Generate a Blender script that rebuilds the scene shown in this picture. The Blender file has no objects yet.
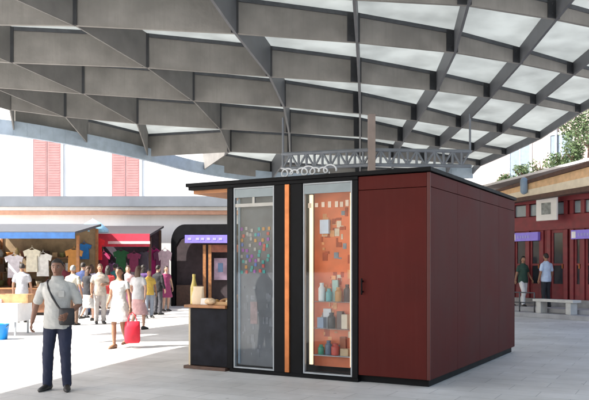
import bpy, bmesh, math, random
from mathutils import Vector, Matrix
random.seed(7)
S = bpy.context.scene
COL = S.collection
EYE = 1.55; F = 736.0; CX = 294.5; HZ = 268.0
V = Vector
R = math.radians

def at(px, py, Y):                       # photo pixel + depth -> world point
    return V(((px-CX)/F*Y, Y, EYE+(HZ-py)/F*Y))
def gx(px, Y): return (px-CX)/F*Y

# ------------------------------------------------------------------ materials
def srgb(r, g, b):
    f = lambda c: ((c/255+0.055)/1.055)**2.4 if c > 10 else c/255/12.92
    return (f(r), f(g), f(b))
MATS = {}
def mat(name, col, rough=0.6, noise=0.12, scale=6, bump=0.0, bscale=40, metal=0.0, spec=0.5, emit=None, estr=0, coords='Object', wear=0.0):
    if name in MATS: return MATS[name]
    m = bpy.data.materials.new(name); m.use_nodes = True
    n = m.node_tree.nodes; l = m.node_tree.links
    b = n['Principled BSDF']
    tc = n.new('ShaderNodeTexCoord')
    nz = n.new('ShaderNodeTexNoise'); nz.inputs['Scale'].default_value = scale; nz.inputs['Detail'].default_value = 6
    l.new(tc.outputs[coords], nz.inputs['Vector'])
    rp = n.new('ShaderNodeValToRGB')
    a = [max(0, c*(1-noise)) for c in col]; c2 = [min(1, c*(1+noise)) for c in col]
    rp.color_ramp.elements[0].color = (*a, 1); rp.color_ramp.elements[1].color = (*c2, 1)
    rp.color_ramp.elements[0].position = .3; rp.color_ramp.elements[1].position = .7
    l.new(nz.outputs['Fac'], rp.inputs['Fac']); l.new(rp.outputs['Color'], b.inputs['Base Color'])
    mr = n.new('ShaderNodeMapRange'); mr.inputs['To Min'].default_value = max(0, rough-.1); mr.inputs['To Max'].default_value = min(1, rough+.12)
    l.new(nz.outputs['Fac'], mr.inputs['Value']); l.new(mr.outputs['Result'], b.inputs['Roughness'])
    b.inputs['Metallic'].default_value = metal; b.inputs['Specular IOR Level'].default_value = spec
    if bump:
        n2 = n.new('ShaderNodeTexNoise'); n2.inputs['Scale'].default_value = bscale; n2.inputs['Detail'].default_value = 4
        l.new(tc.outputs[coords], n2.inputs['Vector'])
        bp = n.new('ShaderNodeBump'); bp.inputs['Strength'].default_value = bump; bp.inputs['Distance'].default_value = .02
        l.new(n2.outputs['Fac'], bp.inputs['Height']); l.new(bp.outputs['Normal'], b.inputs['Normal'])
    if emit:
        b.inputs['Emission Color'].default_value = (*emit, 1); b.inputs['Emission Strength'].default_value = estr
    MATS[name] = m
    return m

def glass_mat(name, refl=1.0, tint=(.93, .95, .95)):
    if name in MATS: return MATS[name]
    m = bpy.data.materials.new(name); m.use_nodes = True
    n = m.node_tree.nodes; l = m.node_tree.links; n.clear()
    o = n.new('ShaderNodeOutputMaterial'); mx = n.new('ShaderNodeMixShader')
    t = n.new('ShaderNodeBsdfTransparent'); t.inputs['Color'].default_value = (*tint, 1)
    g = n.new('ShaderNodeBsdfGlossy'); g.inputs['Roughness'].default_value = .03
    f = n.new('ShaderNodeFresnel'); f.inputs['IOR'].default_value = 1.5
    mu = n.new('ShaderNodeMath'); mu.operation = 'MULTIPLY'; mu.inputs[1].default_value = refl
    l.new(f.outputs[0], mu.inputs[0]); l.new(mu.outputs[0], mx.inputs[0])
    l.new(t.outputs[0], mx.inputs[1]); l.new(g.outputs[0], mx.inputs[2]); l.new(mx.outputs[0], o.inputs['Surface'])
    MATS[name] = m; return m

def frosted_mat(name, clear, col=(.58, .60, .59), tr=.66):
    if name in MATS: return MATS[name]
    m = bpy.data.materials.new(name); m.use_nodes = True
    n = m.node_tree.nodes; l = m.node_tree.links; n.clear()
    o = n.new('ShaderNodeOutputMaterial')
    tc = n.new('ShaderNodeTexCoord'); nz = n.new('ShaderNodeTexNoise'); nz.inputs['Scale'].default_value = 1.3; nz.inputs['Detail'].default_value = 7
    l.new(tc.outputs['Object'], nz.inputs['Vector'])
    rp = n.new('ShaderNodeValToRGB'); rp.color_ramp.elements[0].color = (*[c*.78 for c in col], 1); rp.color_ramp.elements[1].color = (*col, 1)
    rp.color_ramp.elements[0].position = .3; rp.color_ramp.elements[1].position = .65
    l.new(nz.outputs['Fac'], rp.inputs['Fac'])
    t = n.new('ShaderNodeBsdfTranslucent'); d = n.new('ShaderNodeBsdfDiffuse')
    l.new(rp.outputs['Color'], t.inputs['Color']); l.new(rp.outputs['Color'], d.inputs['Color'])
    m1 = n.new('ShaderNodeMixShader'); m1.inputs[0].default_value = tr
    l.new(d.outputs[0], m1.inputs[1]); l.new(t.outputs[0], m1.inputs[2])
    c = n.new('ShaderNodeBsdfTransparent'); c.inputs['Color'].default_value = (.95, .97, .97, 1)
    m2 = n.new('ShaderNodeMixShader'); m2.inputs[0].default_value = clear
    l.new(m1.outputs[0], m2.inputs[1]); l.new(c.outputs[0], m2.inputs[2])
    g = n.new('ShaderNodeBsdfGlossy'); g.inputs['Roughness'].default_value = .25
    m3 = n.new('ShaderNodeMixShader'); m3.inputs[0].default_value = .05
    l.new(m2.outputs[0], m3.inputs[1]); l.new(g.outputs[0], m3.inputs[2])
    l.new(m3.outputs[0], o.inputs['Surface'])
    MATS[name] = m; return m

# ------------------------------------------------------------------ mesh building
class MB:
    def __init__(s): s.bm = bmesh.new(); s.mi = 0
    def _tag(s, faces):
        for f in faces: f.material_index = s.mi
    def hexa(s, p):                          # 8 points: bottom 4 ccw then top 4
        v = [s.bm.verts.new(q) for q in p]
        fs = []
        for idx in ((3,2,1,0),(4,5,6,7),(0,1,5,4),(1,2,6,5),(2,3,7,6),(3,0,4,7)):
            fs.append(s.bm.faces.new([v[i] for i in idx]))
        s._tag(fs); return s
    def box(s, a, b, M=None):                # min and max corner
        x0,y0,z0 = a; x1,y1,z1 = b
        p = [V((x0,y0,z0)),V((x1,y0,z0)),V((x1,y1,z0)),V((x0,y1,z0)),V((x0,y0,z1)),V((x1,y0,z1)),V((x1,y1,z1)),V((x0,y1,z1))]
        if M: p = [M@q for q in p]
        return s.hexa(p)
    def rings(s, rings, n=16, caps=True, closed=True):   # rings: (center, u, v)
        prev = None; fs = []; first = None
        for c, u, w in rings:
            cur = [s.bm.verts.new(V(c)+V(u)*math.cos(2*math.pi*i/n)+V(w)*math.sin(2*math.pi*i/n)) for i in range(n)]
            if prev:
                for i in range(n):
                    fs.append(s.bm.faces.new((prev[i], prev[(i+1)%n], cur[(i+1)%n], cur[i])))
            else: first = cur
            prev = cur
        if caps:
            fs.append(s.bm.faces.new(first[::-1])); fs.append(s.bm.faces.new(prev))
        for f in fs: f.smooth = True
        s._tag(fs); return s
    def tube(s, pts, rad, n=12, caps=True):
        pts = [V(p) for p in pts]
        if not isinstance(rad, (list, tuple)): rad = [rad]*len(pts)
        rs = []; ref = None
        for i, p in enumerate(pts):
            d = (pts[min(i+1, len(pts)-1)]-pts[max(i-1, 0)]).normalized()
            if ref is None: ref = V((1,0,0)) if abs(d.x) < .9 else V((0,1,0))
            u = (ref-d*ref.dot(d)).normalized(); w = d.cross(u); ref = u
            rs.append((p, u*rad[i], w*rad[i], d))
        out = []
        if caps:
            p, u, w, d = rs[0]; r = rad[0]
            for a in (80, 50, 25): out.append((p-d*r*math.sin(R(a)), u*math.cos(R(a)), w*math.cos(R(a))))
        out += [x[:3] for x in rs]
        if caps:
            p, u, w, d = rs[-1]; r = rad[-1]
            for a in (25, 50, 80): out.append((p+d*r*math.sin(R(a)), u*math.cos(R(a)), w*math.cos(R(a))))
        return s.rings(out, n)
    def torso(s, rs, n=24):                  # (z, rx, ry, cx, cy)
        return s.rings([((r[3] if len(r) > 3 else 0, r[4] if len(r) > 4 else 0, r[0]), (r[1],0,0), (0,r[2],0)) for r in rs], n)
    def ball(s, c, r, n=16, m=10):
        if not isinstance(r, (tuple, list)): r = (r, r, r)
        rr = []
        for i in range(m+1):
            a = -math.pi/2+math.pi*i/m; a = max(-1.5, min(1.5, a))
            rr.append((V(c)+V((0,0,r[2]*math.sin(a))), V((r[0]*math.cos(a),0,0)), V((0,r[1]*math.cos(a),0))))
        return s.rings(rr, n)
    def prism(s, outline, y0, y1, M=None):   # outline in xz, extruded along y
        fr = [V((x, y0, z)) for x, z in outline]; bk = [V((x, y1, z)) for x, z in outline]
        if M: fr = [M@q for q in fr]; bk = [M@q for q in bk]
        a = [s.bm.verts.new(q) for q in fr]; b = [s.bm.verts.new(q) for q in bk]; n = len(a)
        fs = [s.bm.faces.new(a), s.bm.faces.new(b[::-1])]
        for i in range(n): fs.append(s.bm.faces.new((a[(i+1)%n], a[i], b[i], b[(i+1)%n])))
        s._tag(fs); return s
    def build(s, name, m, parent=None, bevel=0, loc=None, rotz=0, smooth=False):
        bmesh.ops.recalc_face_normals(s.bm, faces=s.bm.faces)
        me = bpy.data.meshes.new(name); s.bm.to_mesh(me); s.bm.free()
        for x in (m if isinstance(m, (list, tuple)) else [m]): me.materials.append(x)
        o = bpy.data.objects.new(name, me); COL.objects.link(o)
        if parent: o.parent = parent
        if loc is not None: o.location = loc; o.rotation_euler.z = rotz
        if bevel:
            b = o.modifiers.new('bevel', 'BEVEL'); b.width = bevel; b.segments = 2; b.limit_method = 'ANGLE'
        return o

def tag(o, label=None, cat=None, group=None, kind=None):
    if label: o['label'] = label
    if cat: o['category'] = cat
    if group: o['group'] = group
    if kind: o['kind'] = kind
    return o
def thing(name, label, cat, loc=(0,0,0), rotz=0, group=None):
    o = bpy.data.objects.new(name, None); COL.objects.link(o); o.empty_display_size = .2
    o.location = loc; o.rotation_euler.z = rotz
    return tag(o, label, cat, group)

# ------------------------------------------------------------------ render, world, sun, camera
S.view_settings.view_transform = 'Standard'; S.view_settings.look = 'None'
S.view_settings.gamma = 1; S.view_settings.use_curve_mapping = False
S.view_settings.exposure = 1.45
SUN_EL = R(47); SD = V((-.92, -.39, 0)).normalized()          # horizontal direction towards the sun
w = bpy.data.worlds.new('World'); S.world = w; w.use_nodes = True
nt = w.node_tree; sky = nt.nodes.new('ShaderNodeTexSky'); sky.sky_type = 'NISHITA'; sky.sun_disc = False
sky.sun_elevation = SUN_EL; sky.sun_rotation = math.atan2(SD.x, SD.y)
sky.air_density = 1.2; sky.dust_density = 3.0
nt.links.new(sky.outputs[0], nt.nodes['Background'].inputs[0]); nt.nodes['Background'].inputs[1].default_value = .14
sl = bpy.data.lights.new('sun', 'SUN'); sl.energy = 5.0; sl.angle = R(.5); sl.color = (1, .96, .89)
so = bpy.data.objects.new('sun', sl); COL.objects.link(so)
sdir = V((SD.x*math.cos(SUN_EL), SD.y*math.cos(SUN_EL), math.sin(SUN_EL)))
so.rotation_euler = sdir.to_track_quat('Z', 'Y').to_euler(); so.location = (-20, -10, 30)
cam = bpy.data.cameras.new('camera'); co = bpy.data.objects.new('camera', cam); COL.objects.link(co); S.camera = co
co.location = (0, 0, EYE); co.rotation_euler = (R(90), 0, 0)
cam.sensor_width = 36; cam.lens = F/589*36; cam.shift_y = (HZ-200)/589; cam.clip_end = 800; cam.clip_start = .05

# ------------------------------------------------------------------ common colours
M_steel = mat('dark_steel', (.075,.08,.09), .45, .2, 8, metal=.3)
M_beam = mat('beam_board', (.215,.205,.19), .75, .22, 1.6, .25, 14)
M_black = mat('black_frame', (.006,.006,.007), .55, .3, 5, spec=.1)
M_white = mat('white_plaster', (.72,.71,.69), .85, .09, .7, .2, 30)
M_maroon = mat('maroon_cladding', (.072,.0105,.0085), .6, .14, 1.1, .05, 60, spec=.10)
def streaks(m, col, amt):
    n = m.node_tree.nodes; l = m.node_tree.links; b = n['Principled BSDF']
    src = b.inputs['Base Color'].links[0].from_socket
    tc = n.new('ShaderNodeTexCoord'); mp = n.new('ShaderNodeMapping'); mp.inputs['Scale'].default_value = (9, 9, .55)
    nz = n.new('ShaderNodeTexNoise'); nz.inputs['Scale'].default_value = 1.6; nz.inputs['Detail'].default_value = 8; nz.inputs['Roughness'].default_value = .7
    mr = n.new('ShaderNodeMapRange'); mr.inputs['From Min'].default_value = .48; mr.inputs['From Max'].default_value = .8; mr.inputs['To Max'].default_value = amt
    mx = n.new('ShaderNodeMix'); mx.data_type = 'RGBA'; mx.inputs['B'].default_value = (*col, 1)
    l.new(tc.outputs['Object'], mp.inputs['Vector']); l.new(mp.outputs[0], nz.inputs['Vector']); l.new(nz.outputs['Fac'], mr.inputs['Value'])
    l.new(mr.outputs[0], mx.inputs['Factor']); l.new(src, mx.inputs['A']); l.new(mx.outputs['Result'], b.inputs['Base Color'])
streaks(M_maroon, (.13,.045,.038), .10)
streaks(M_white, (.45,.43,.39), .16)
streaks(M_beam, (.12,.115,.105), .3)
M_copper = mat('copper_post', (.42,.14,.045), .35, .2, 7, metal=.6)
M_wood = mat('warm_wood', (.33,.14,.05), .55, .3, 9)
M_woodd = mat('dark_wood', (.09,.045,.03), .6, .3, 9)
M_grey = mat('grey_metal', (.32,.34,.36), .5, .12, 5, metal=.2)
M_glass = glass_mat('clear_glass', 1.0)
M_glassd = glass_mat('shop_glass', .38, (.93,.95,.96))

# ------------------------------------------------------------------ ground
def ground_mat():
    m = bpy.data.materials.new('paving'); m.use_nodes = True
    n = m.node_tree.nodes; l = m.node_tree.links; b = n['Principled BSDF']
    tc = n.new('ShaderNodeTexCoord'); mp = n.new('ShaderNodeMapping'); mp.inputs['Rotation'].default_value = (0,0,R(28))
    l.new(tc.outputs['Object'], mp.inputs['Vector'])
    br = n.new('ShaderNodeTexBrick'); br.inputs['Scale'].default_value = 1.0; br.inputs['Mortar Size'].default_value = .006
    br.inputs['Brick Width'].default_value = .8; br.inputs['Row Height'].default_value = .4; br.inputs['Mortar Smooth'].default_value = .3
    br.inputs['Color1'].default_value = (.56,.545,.525,1); br.inputs['Color2'].default_value = (.63,.615,.595,1); br.inputs['Mortar'].default_value = (.38,.38,.375,1)
    l.new(mp.outputs[0], br.inputs['Vector'])
    nz = n.new('ShaderNodeTexNoise'); nz.inputs['Scale'].default_value = .6; nz.inputs['Detail'].default_value = 9; nz.inputs['Roughness'].default_value = .65
    l.new(tc.outputs['Object'], nz.inputs['Vector'])
    rp = n.new('ShaderNodeValToRGB'); rp.color_ramp.elements[0].color = (.70,.69,.68,1); rp.color_ramp.elements[1].color = (1.06,1.06,1.07,1)
    rp.color_ramp.elements[0].position = .3; rp.color_ramp.elements[1].position = .65
    l.new(nz.outputs['Fac'], rp.inputs['Fac'])
    mx = n.new('ShaderNodeMix'); mx.data_type = 'RGBA'; mx.blend_type = 'MULTIPLY'; mx.inputs['Factor'].default_value = 1
    l.new(br.outputs['Color'], mx.inputs['A']); l.new(rp.outputs['Color'], mx.inputs['B'])
    # scattered dark gum spots
    vo = n.new('ShaderNodeTexVoronoi'); vo.inputs['Scale'].default_value = 1.7
    l.new(tc.outputs['Object'], vo.inputs['Vector'])
    mr = n.new('ShaderNodeMapRange'); mr.inputs['From Min'].default_value = .03; mr.inputs['From Max'].default_value = .05
    mr.inputs['To Min'].default_value = .6; mr.inputs['To Max'].default_value = 1
    l.new(vo.outputs['Distance'], mr.inputs['Value'])
    m2 = n.new('ShaderNodeMix'); m2.data_type = 'RGBA'; m2.blend_type = 'MULTIPLY'; m2.inputs['Factor'].default_value = 1
    l.new(mx.outputs['Result'], m2.inputs['A']); l.new(mr.outputs['Result'], m2.inputs['B'])
    l.new(m2.outputs['Result'], b.inputs['Base Color'])
    b.inputs['Roughness'].default_value = .55
    n2 = n.new('ShaderNodeTexNoise'); n2.inputs['Scale'].default_value = 60
    l.new(tc.outputs['Object'], n2.inputs['Vector'])
    ad = n.new('ShaderNodeMath'); ad.operation = 'MULTIPLY_ADD'; ad.inputs[1].default_value = -.6
    l.new(br.outputs['Fac'], ad.inputs[0]); l.new(n2.outputs['Fac'], ad.inputs[2])
    bp = n.new('ShaderNodeBump'); bp.inputs['Strength'].default_value = .25; bp.inputs['Distance'].default_value = .01
    l.new(ad.outputs[0], bp.inputs['Height']); l.new(bp.outputs['Normal'], b.inputs['Normal'])
    return m
g = MB(); g.box((-200,-200,-.3), (200,300,0))
tag(g.build('ground', ground_mat()), kind='structure')

# ------------------------------------------------------------------ the canopy
def cz(Y): return 6.83-.06*Y
def cnode(px, py):                      # underside of the canopy seen at a photo pixel
    Y = 5.28/((HZ-py)/F+.06)
    return V((gx(px, Y), Y, cz(Y)))
def wn(X, Y): return V((X, Y, cz(Y)))
LN = [
 [wn(-12.6,11.0), wn(-11.3,12.9), wn(-10,14.8), wn(-8.7,16.9), cnode(10,110), cnode(14,131)],
 [wn(-10.4,11.3), wn(-9.3,13.2), wn(-8.2,15.2), wn(-7.1,17.3), cnode(65,117), cnode(88,143.5)],
 [wn(-7.7,11.6), wn(-6.9,13.5), cnode(12,63), cnode(83,94), cnode(137,124), cnode(148,156.5)],
 [cnode(-22,-17), cnode(75,26), cnode(147,68), cnode(193,101), cnode(220,129), cnode(230,152), cnode(203,170)],
 [cnode(205,-10), cnode(236,34), cnode(270,77), cnode(284,107), cnode(289,133), cnode(290,154), cnode(272,179)],
 [cnode(354,0), cnode(357,43), cnode(359,83), cnode(360,114), cnode(360,137), cnode(360,156), cnode(360,181)],
 [cnode(468,6), cnode(455,53), cnode(437,91), cnode(417,121), cnode(403,142), cnode(394,158), cnode(392,179)],
 [cnode(556,20), cnode(520,64), cnode(490,98), cnode(461,128), cnode(440,147), cnode(425,161), cnode(420,177)],
 [cnode(625,34), cnode(573,75), cnode(536,105), cnode(502,133), cnode(474,151), cnode(452,163), cnode(446,175)],
 [cnode(690,48), cnode(628,86), cnode(580,113), cnode(540,139), cnode(506,155), cnode(480,166), cnode(472,174.5)],
]
DEP = [.76,.76,.76,.74,.69,.58,.45,.34,.26,.22]
for L in LN:                            # carry the grid back over the camera
    a, b = L[0], L[1]; d = (a-b)
    for k in (1, 2, 3.6, 6, 9):
        p = a+d*k*1.05; L.insert(0, V((a.x+d.x*k*.75, p.y, cz(p.y))))
K0 = 5
def dp(j, k):
    return DEP[j]
def gone(j, k):                          # unseen cells left out at left to let sun onto the paving
    return (j == 0 and k < 7) or (j == 1 and k < 6)
canopy = thing('glass_canopy', 'big grey canopy of deep coffered beams and white glass panes over the square', 'canopy')
UP = V((0,0,1))
def lw_box(mb, p, q, th, z0a, z1a, z0b, z1b):
    d = (q-p); d.z = 0; d.normalize(); s = V((-d.y, d.x, 0))*th/2
    mb.hexa([p-s+UP*z0a, p+s+UP*z0a, q+s+UP*z0b, q-s+UP*z0b, p-s+UP*z1a, p+s+UP*z1a, q+s+UP*z1b, q-s+UP*z1b])
nrow = max(len(L) for L in LN)
for k in range(nrow):
    mb = MB(); gb = MB(); n_ = 0
    for j in range(len(LN)-1):
        if k < len(LN[j]) and k < len(LN[j+1]) and not (gone(j, k) and gone(j, max(k-1, 0))):
            p, q = LN[j][k], LN[j+1][k]
            d = (q-p).normalized(); a = p+d*.028; b = q-d*.028
            lw_box(mb, a, b, .07, 0, dp(j,k), 0, dp(j+1,k))
            fr = V((0,-.045,0))
            lw_box(gb, a+fr, b+fr, .018, dp(j,k)-.085, dp(j,k)-.005, dp(j+1,k)-.085, dp(j+1,k)-.005)
            n_ += 1
    mb.build('beam', M_beam, canopy); gb.build('glazing_bar', M_steel, canopy)
for j, L in enumerate(LN):
    mb = MB()
    for k in range(len(L)-1):
        if (j == 0 and k < 7) or (j == 1 and k < 6): continue
        lw_box(mb, L[k], L[k+1], .052 if j > 3 else .034, -.012 if j > 3 else .004, dp(j,k)+.002, -.012, dp(j,k+1)+.002)
    mb.build('rib', mat('rib_board', (.155,.15,.142), .8, .2, 2, .2, 14) if j < 4 else mat('rib_steel_dark', (.10,.105,.115), .5, .2, 3), canopy)
for j in range(1, 10):
    for k in range(5, min(len(LN[j]), 12)-(1 if j < 4 else 0)):
        p = LN[j][k]; D_ = dp(j, k); wl_ = .09 if j < 5 else .20
        q = LN[j-1][k] if k < len(LN[j-1]) else p+V((-1,0,0))
        d_ = (q-p).normalized()
        mb = MB(); a = p+V((0,-.055,.0)); b = p+d_*wl_+V((0,-.055,0))
        lw_box(mb, a-d_*.05, b, .03, .0, D_-.01, .0, D_-.01)
        for zz in (.25, .75): mb.ball(p+d_*wl_*.5+V((0,-.072,D_*zz)), .014, 8, 6)
        mb.build('bracket', mat('bracket_steel', (.03,.032,.036), .5, .2, 6), canopy)
M_fro = frosted_mat('frosted_pane', .0)
for j in range(len(LN)-1):
    for k in range(min(len(LN[j]), len(LN[j+1]))-1):
        if k < 1 or gone(j, k): continue
        c = [LN[j][k]+UP*dp(j,k), LN[j+1][k]+UP*dp(j+1,k), LN[j+1][k+1]+UP*dp(j+1,k+1), LN[j][k+1]+UP*dp(j,k+1)]
        mid = sum(c, V())/4
        mb = MB()
        lo = [v+UP*.006 for v in c]; hi = [v+UP*.022 for v in c]
        mb.hexa([mid+(v-mid)*.998 for v in lo]+[mid+(v-mid)*.998 for v in hi])
        mb.build('glass_pane', M_fro, canopy)
# curved blue grey gutter along the far left edge
rim = [LN[0][-1]+V((-2.2,-1.2,.07))] + [LN[j][-1] for j in range(10)]
rp = []
for i in range(len(rim)-1):
    for t in range(6):
        p0 = rim[max(i-1,0)]; p1 = rim[i]; p2 = rim[i+1]; p3 = rim[min(i+2, len(rim)-1)]; u = t/6
        rp.append(.5*((2*p1)+(p2-p0)*u+(2*p0-5*p1+4*p2-p3)*u*u+(3*p1-p0-3*p2+p3)*u**3))
rp.append(rim[-1])
mb = MB()
for i in range(len(rp)-1): lw_box(mb, rp[i]+V((0,-.12,0)), rp[i+1]+V((0,-.12,0)), .14, -.16, .26, -.16, .26)
mb.build('gutter', mat('gutter_paint', (.36,.44,.52), .5, .12, 4), canopy)
for px, Y, wd in ((371.5, 19.75, .19),):
    mb = MB(); x = gx(px, Y); mb.box((x-wd/2, Y-wd/2, 0), (x+wd/2, Y+wd/2, cz(Y)+.02))
    mb.box((x-wd*.8, Y-wd*.8, 0), (x+wd*.8, Y+wd*.8, .08))
    mb.build('support_column', mat('column_paint', (.27,.22,.2), .6, .15, 3), canopy)
mb = MB()                                # lattice tie between the columns, low at the back
pa = V((gx(283,20.5),20.5,4.72)); pb = V((gx(371.5,19.75),19.75,4.72)); pc = V((gx(470,20),20,4.72))
for p, q in ((pa, pb), (pb, pc)):
    n_ = 11
    for i in range(n_):
        a = p.lerp(q, i/n_); b = p.lerp(q, (i+1)/n_)
        mb.tube([a, b], .05, 8); mb.tube([a-UP*.40, b-UP*.40], .05, 8); mb.tube([a, a-UP*.40], .035, 8)
        mb.tube([a, b-UP*.40] if i%2 else [a-UP*.40, b], .03, 8)
for p in (pa, pc): mb.tube([p, p+UP*1.0], .03, 8)
mb.build('truss', mat('truss_paint', (.17,.19,.22), .5, .15, 3), canopy)

# ------------------------------------------------------------------ the maroon kiosk
A = V((1.75, 9.5, 0)); KR = math.atan2(-.491, .871)
ku = V((math.cos(KR), math.sin(KR)))
def uf(px):
    t = (px-CX)/F; return (A.y*t-A.x)/(ku.x-ku.y*t)
def zf(px, py):
    u = uf(px); return EYE+(HZ-py)/F*(A.y+ku.y*u)
def kw(p):                                # kiosk local to world
    return V((A.x+ku.x*p[0]-ku.y*p[1], A.y+ku.y*p[0]+ku.x*p[1], p[2]))
kiosk = thing('market_kiosk', 'maroon panelled box kiosk with two lit display windows and a black counter at its end', 'kiosk', A, KR)
KH = 2.80; DEPTH = 4.75
uL = uf(190); uP = uf(230); uW0 = uf(233.5); uW1 = uf(274); uQ0 = uf(303); uQ1 = uf(352); uM = uf(358.5)
mb = MB()
pw = (DEPTH-.03)/4
for i in range(4):
    mb = MB(); mb.box((-.04, .02+i*pw, .10), (.0, .02+(i+1)*pw-.0035, KH-.20)); mb.build('side_panel', M_maroon, kiosk, .004)
for i in range(4):
    mb = MB(); mb.box((-.04, .02+i*pw, KH-.193), (.0, .02+(i+1)*pw-.0035, KH-.012)); mb.build('top_band', M_maroon, kiosk, .004)
mb = MB(); mb.box((uM, -.0, .10), (-.046, .04, KH-.20)); mb.build('front_panel', M_maroon, kiosk, .004)
mb = MB(); mb.box((uM, -.0, KH-.193), (-.046, .04, KH-.012)); mb.build('top_band', M_maroon, kiosk, .004)
mb = MB(); mb.box((-.043, -.003, .098), (.003, .017, KH-.01)); mb.build('corner_trim', mat('maroon_trim', (.068,.011,.0095), .45, .1, 3, spec=.3), kiosk, .003)
mb = MB(); mb.box((uP, .09, .0), (-.05, DEPTH-.05, .098)); mb.build('base', M_black, kiosk)
mb = MB(); mb.box((uP+.02, DEPTH-.04, .1), (-.045, DEPTH, KH-.02)); mb.build('rear_panel', M_maroon, kiosk)
mb = MB(); mb.box((uP, .9, .1), (uP+.04, DEPTH-.042, KH-.02)); mb.build('end_panel', M_maroon, kiosk)
mb = MB(); mb.box((uL-.05, -.05, KH), (.025, DEPTH+.03, KH+.055)); mb.build('roof', M_black, kiosk, .006)
mb = MB(); mb.box((uL-.02, -.02, KH-.05), (uM-.004, .08, KH-.002)); mb.build('header_beam', M_black, kiosk, .004)
mb = MB(); mb.box((uL, .09, KH-.10), (uP, 1.9, KH-.004)); mb.build('soffit', mat('orange_soffit', (.40,.17,.07), .6, .2, 4), kiosk)
for px0, px1 in ((227.5, 233), (274.5, 285.5), (290.5, 302.5), (352.5, 358)):
    mb = MB(); mb.box((uf(px0), -.012, .05), (uf(px1), .10, KH-.054)); mb.build('mullion', M_black, kiosk, .004)
mb = MB(); mb.box((uf(285.8), -.035, .06), (uf(290.2), .05, KH-.054)); mb.build('copper_post', M_copper, kiosk, .004)
mb = MB(); mb.box((uP, -.015, .0), (uM, .085, .05)); mb.build('sill', M_black, kiosk, .004)
mb = MB(); mb.tube([(uf(363), -.045, 1.2), (uf(363), -.045, 1.4)], .012, 8); mb.box((uf(363)-.01, -.045, 1.22), (uf(363)+.01, 0.0, 1.24)); mb.box((uf(363)-.01, -.045, 1.36), (uf(363)+.01, 0.0, 1.38))
mb.build('handle', M_black, kiosk)
# interior partition behind the windows
mb = MB(); mb.box((uP+.045, .62, .1), (-.05, .66, KH-.05)); mb.build('partition', mat('partition_board', (.06,.055,.055), .7), kiosk)
def window(u0, u1, z0, z1):
    f = MB(); fr = .022
    f.box((u0, .0, z0), (u0+fr, .055, z1)); f.box((u1-fr, .0, z0), (u1, .055, z1))
    f.box((u0+fr, .001, z1-fr), (u1-fr, .054, z1)); f.box((u0+fr, .001, z0), (u1-fr, .054, z0+fr))
    fo = f.build('display_window', M_grey, kiosk, .003)
    p = MB(); p.box((u0+fr, .022, z0+fr), (u1-fr, .030, z1-fr)); p.build('pane', M_glassd, fo)
    return fo
zA = zf(232, 371)+.02
wl = window(uW0, uW1, .06, KH-.054); wr = window(uQ0, uQ1, .06, KH-.054)
for u0, u1, p in ((uW0, uW1, wl), (uQ0, uQ1, wr)):      # blue grey head panel over each window and reflection painted as a pale band
    mb = MB(); mb.box((u0+.023, .004, KH-.205), (u1-.023, .018, KH-.08)); mb.build('head_panel', mat('head_panel', (.20,.235,.25), .4, .1, 5), p)
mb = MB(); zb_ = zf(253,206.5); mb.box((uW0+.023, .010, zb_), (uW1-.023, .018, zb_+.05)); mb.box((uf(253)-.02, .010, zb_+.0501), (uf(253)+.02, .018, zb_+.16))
mb.build('reflection_band', mat('pale_strip', (.40,.38,.35), .5), wl)
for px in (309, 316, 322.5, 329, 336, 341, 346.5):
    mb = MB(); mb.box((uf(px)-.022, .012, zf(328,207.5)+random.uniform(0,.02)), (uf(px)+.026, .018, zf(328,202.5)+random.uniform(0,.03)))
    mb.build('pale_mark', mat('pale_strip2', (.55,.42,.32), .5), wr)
# left window: grey notice board with printed spots
mb = MB(); mb.box((uW0+.023, .098, .10), (uW1-.023, .12, KH-.08)); nb = mb.build('notice_board', mat('notice_grey', (.14,.138,.148), .6, .25, 3), kiosk)
cols = [(.03,.30,.27), (.5,.06,.05), (.28,.05,.33), (.05,.12,.4), (.35,.32,.3), (.5,.22,.05)]
def roof_scroll():
    pts = []
    for i in range(221):
        t = i/220; q = t*46; a_ = .045*(1+.45*math.sin(t*13+1)); pts.append((uf(277)+t*(uf(328)-uf(277))+a_*1.2*math.sin(q), .12+.004*math.sin(q*.5), KH+.055+.085+a_*math.cos(q)))
    mb = MB(); mb.tube(pts, .012, 6)
    for t in (.05, .5, .95):
        u = uf(277)+t*(uf(328)-uf(277)); mb.tube([(u, .125, KH+.056), (u, .125, KH+.10)], .008, 6)
    o = mb.build('roof_scroll', mat('pale_wire', (.55,.56,.58), .4), None, 0, A, KR)
    tag(o, 'pale curling wire ornament along the front roof edge of the maroon kiosk', 'ornament')
roof_scroll()
def noise_hash(a, b): return (math.sin(a*12.9898+b*78.233)*43758.5453) % 1
for ci, c in enumerate(cols):
    mb = MB(); n_ = 0
    for r_ in range(9):
        for q in range(7):
            if int(noise_hash(r_, q)*8) != ci: continue
            u = uW0+.10+q*.075+random.uniform(-.018,.018); z = 1.50+r_*.078+random.uniform(-.022,.022)
            mb.box((u-.021, .0905-.0002*q, z-.024), (u+.021, .0975, z+.024))
    mb.build('spot_print', mat('spot%d' % ci, c, .4), nb)
mb = MB()
for i in range(26):
    u = uW0+.08+random.random()*(uW1-uW0-.2); z = .2+random.random()*1.1; a = random.uniform(.02,.07)
    mb.box((u, .094-.0005*i/26, z), (u+a, .0975, z+random.uniform(.02,.12)))
mb.box((uW0+.17, .094, 2.02), (uW0+.43, .0975, 2.07))
mb.build('paper_print', mat('paper_grey', (.2,.195,.21), .7, .3, 8), nb)
mb = MB(); mb.box((uW0+.035, .07, .12), (uW0+.065, .0975, KH-.21)); mb.build('edge_strip', mat('blue_strip', (.30,.38,.45), .4), nb)
mb = MB()
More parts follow.
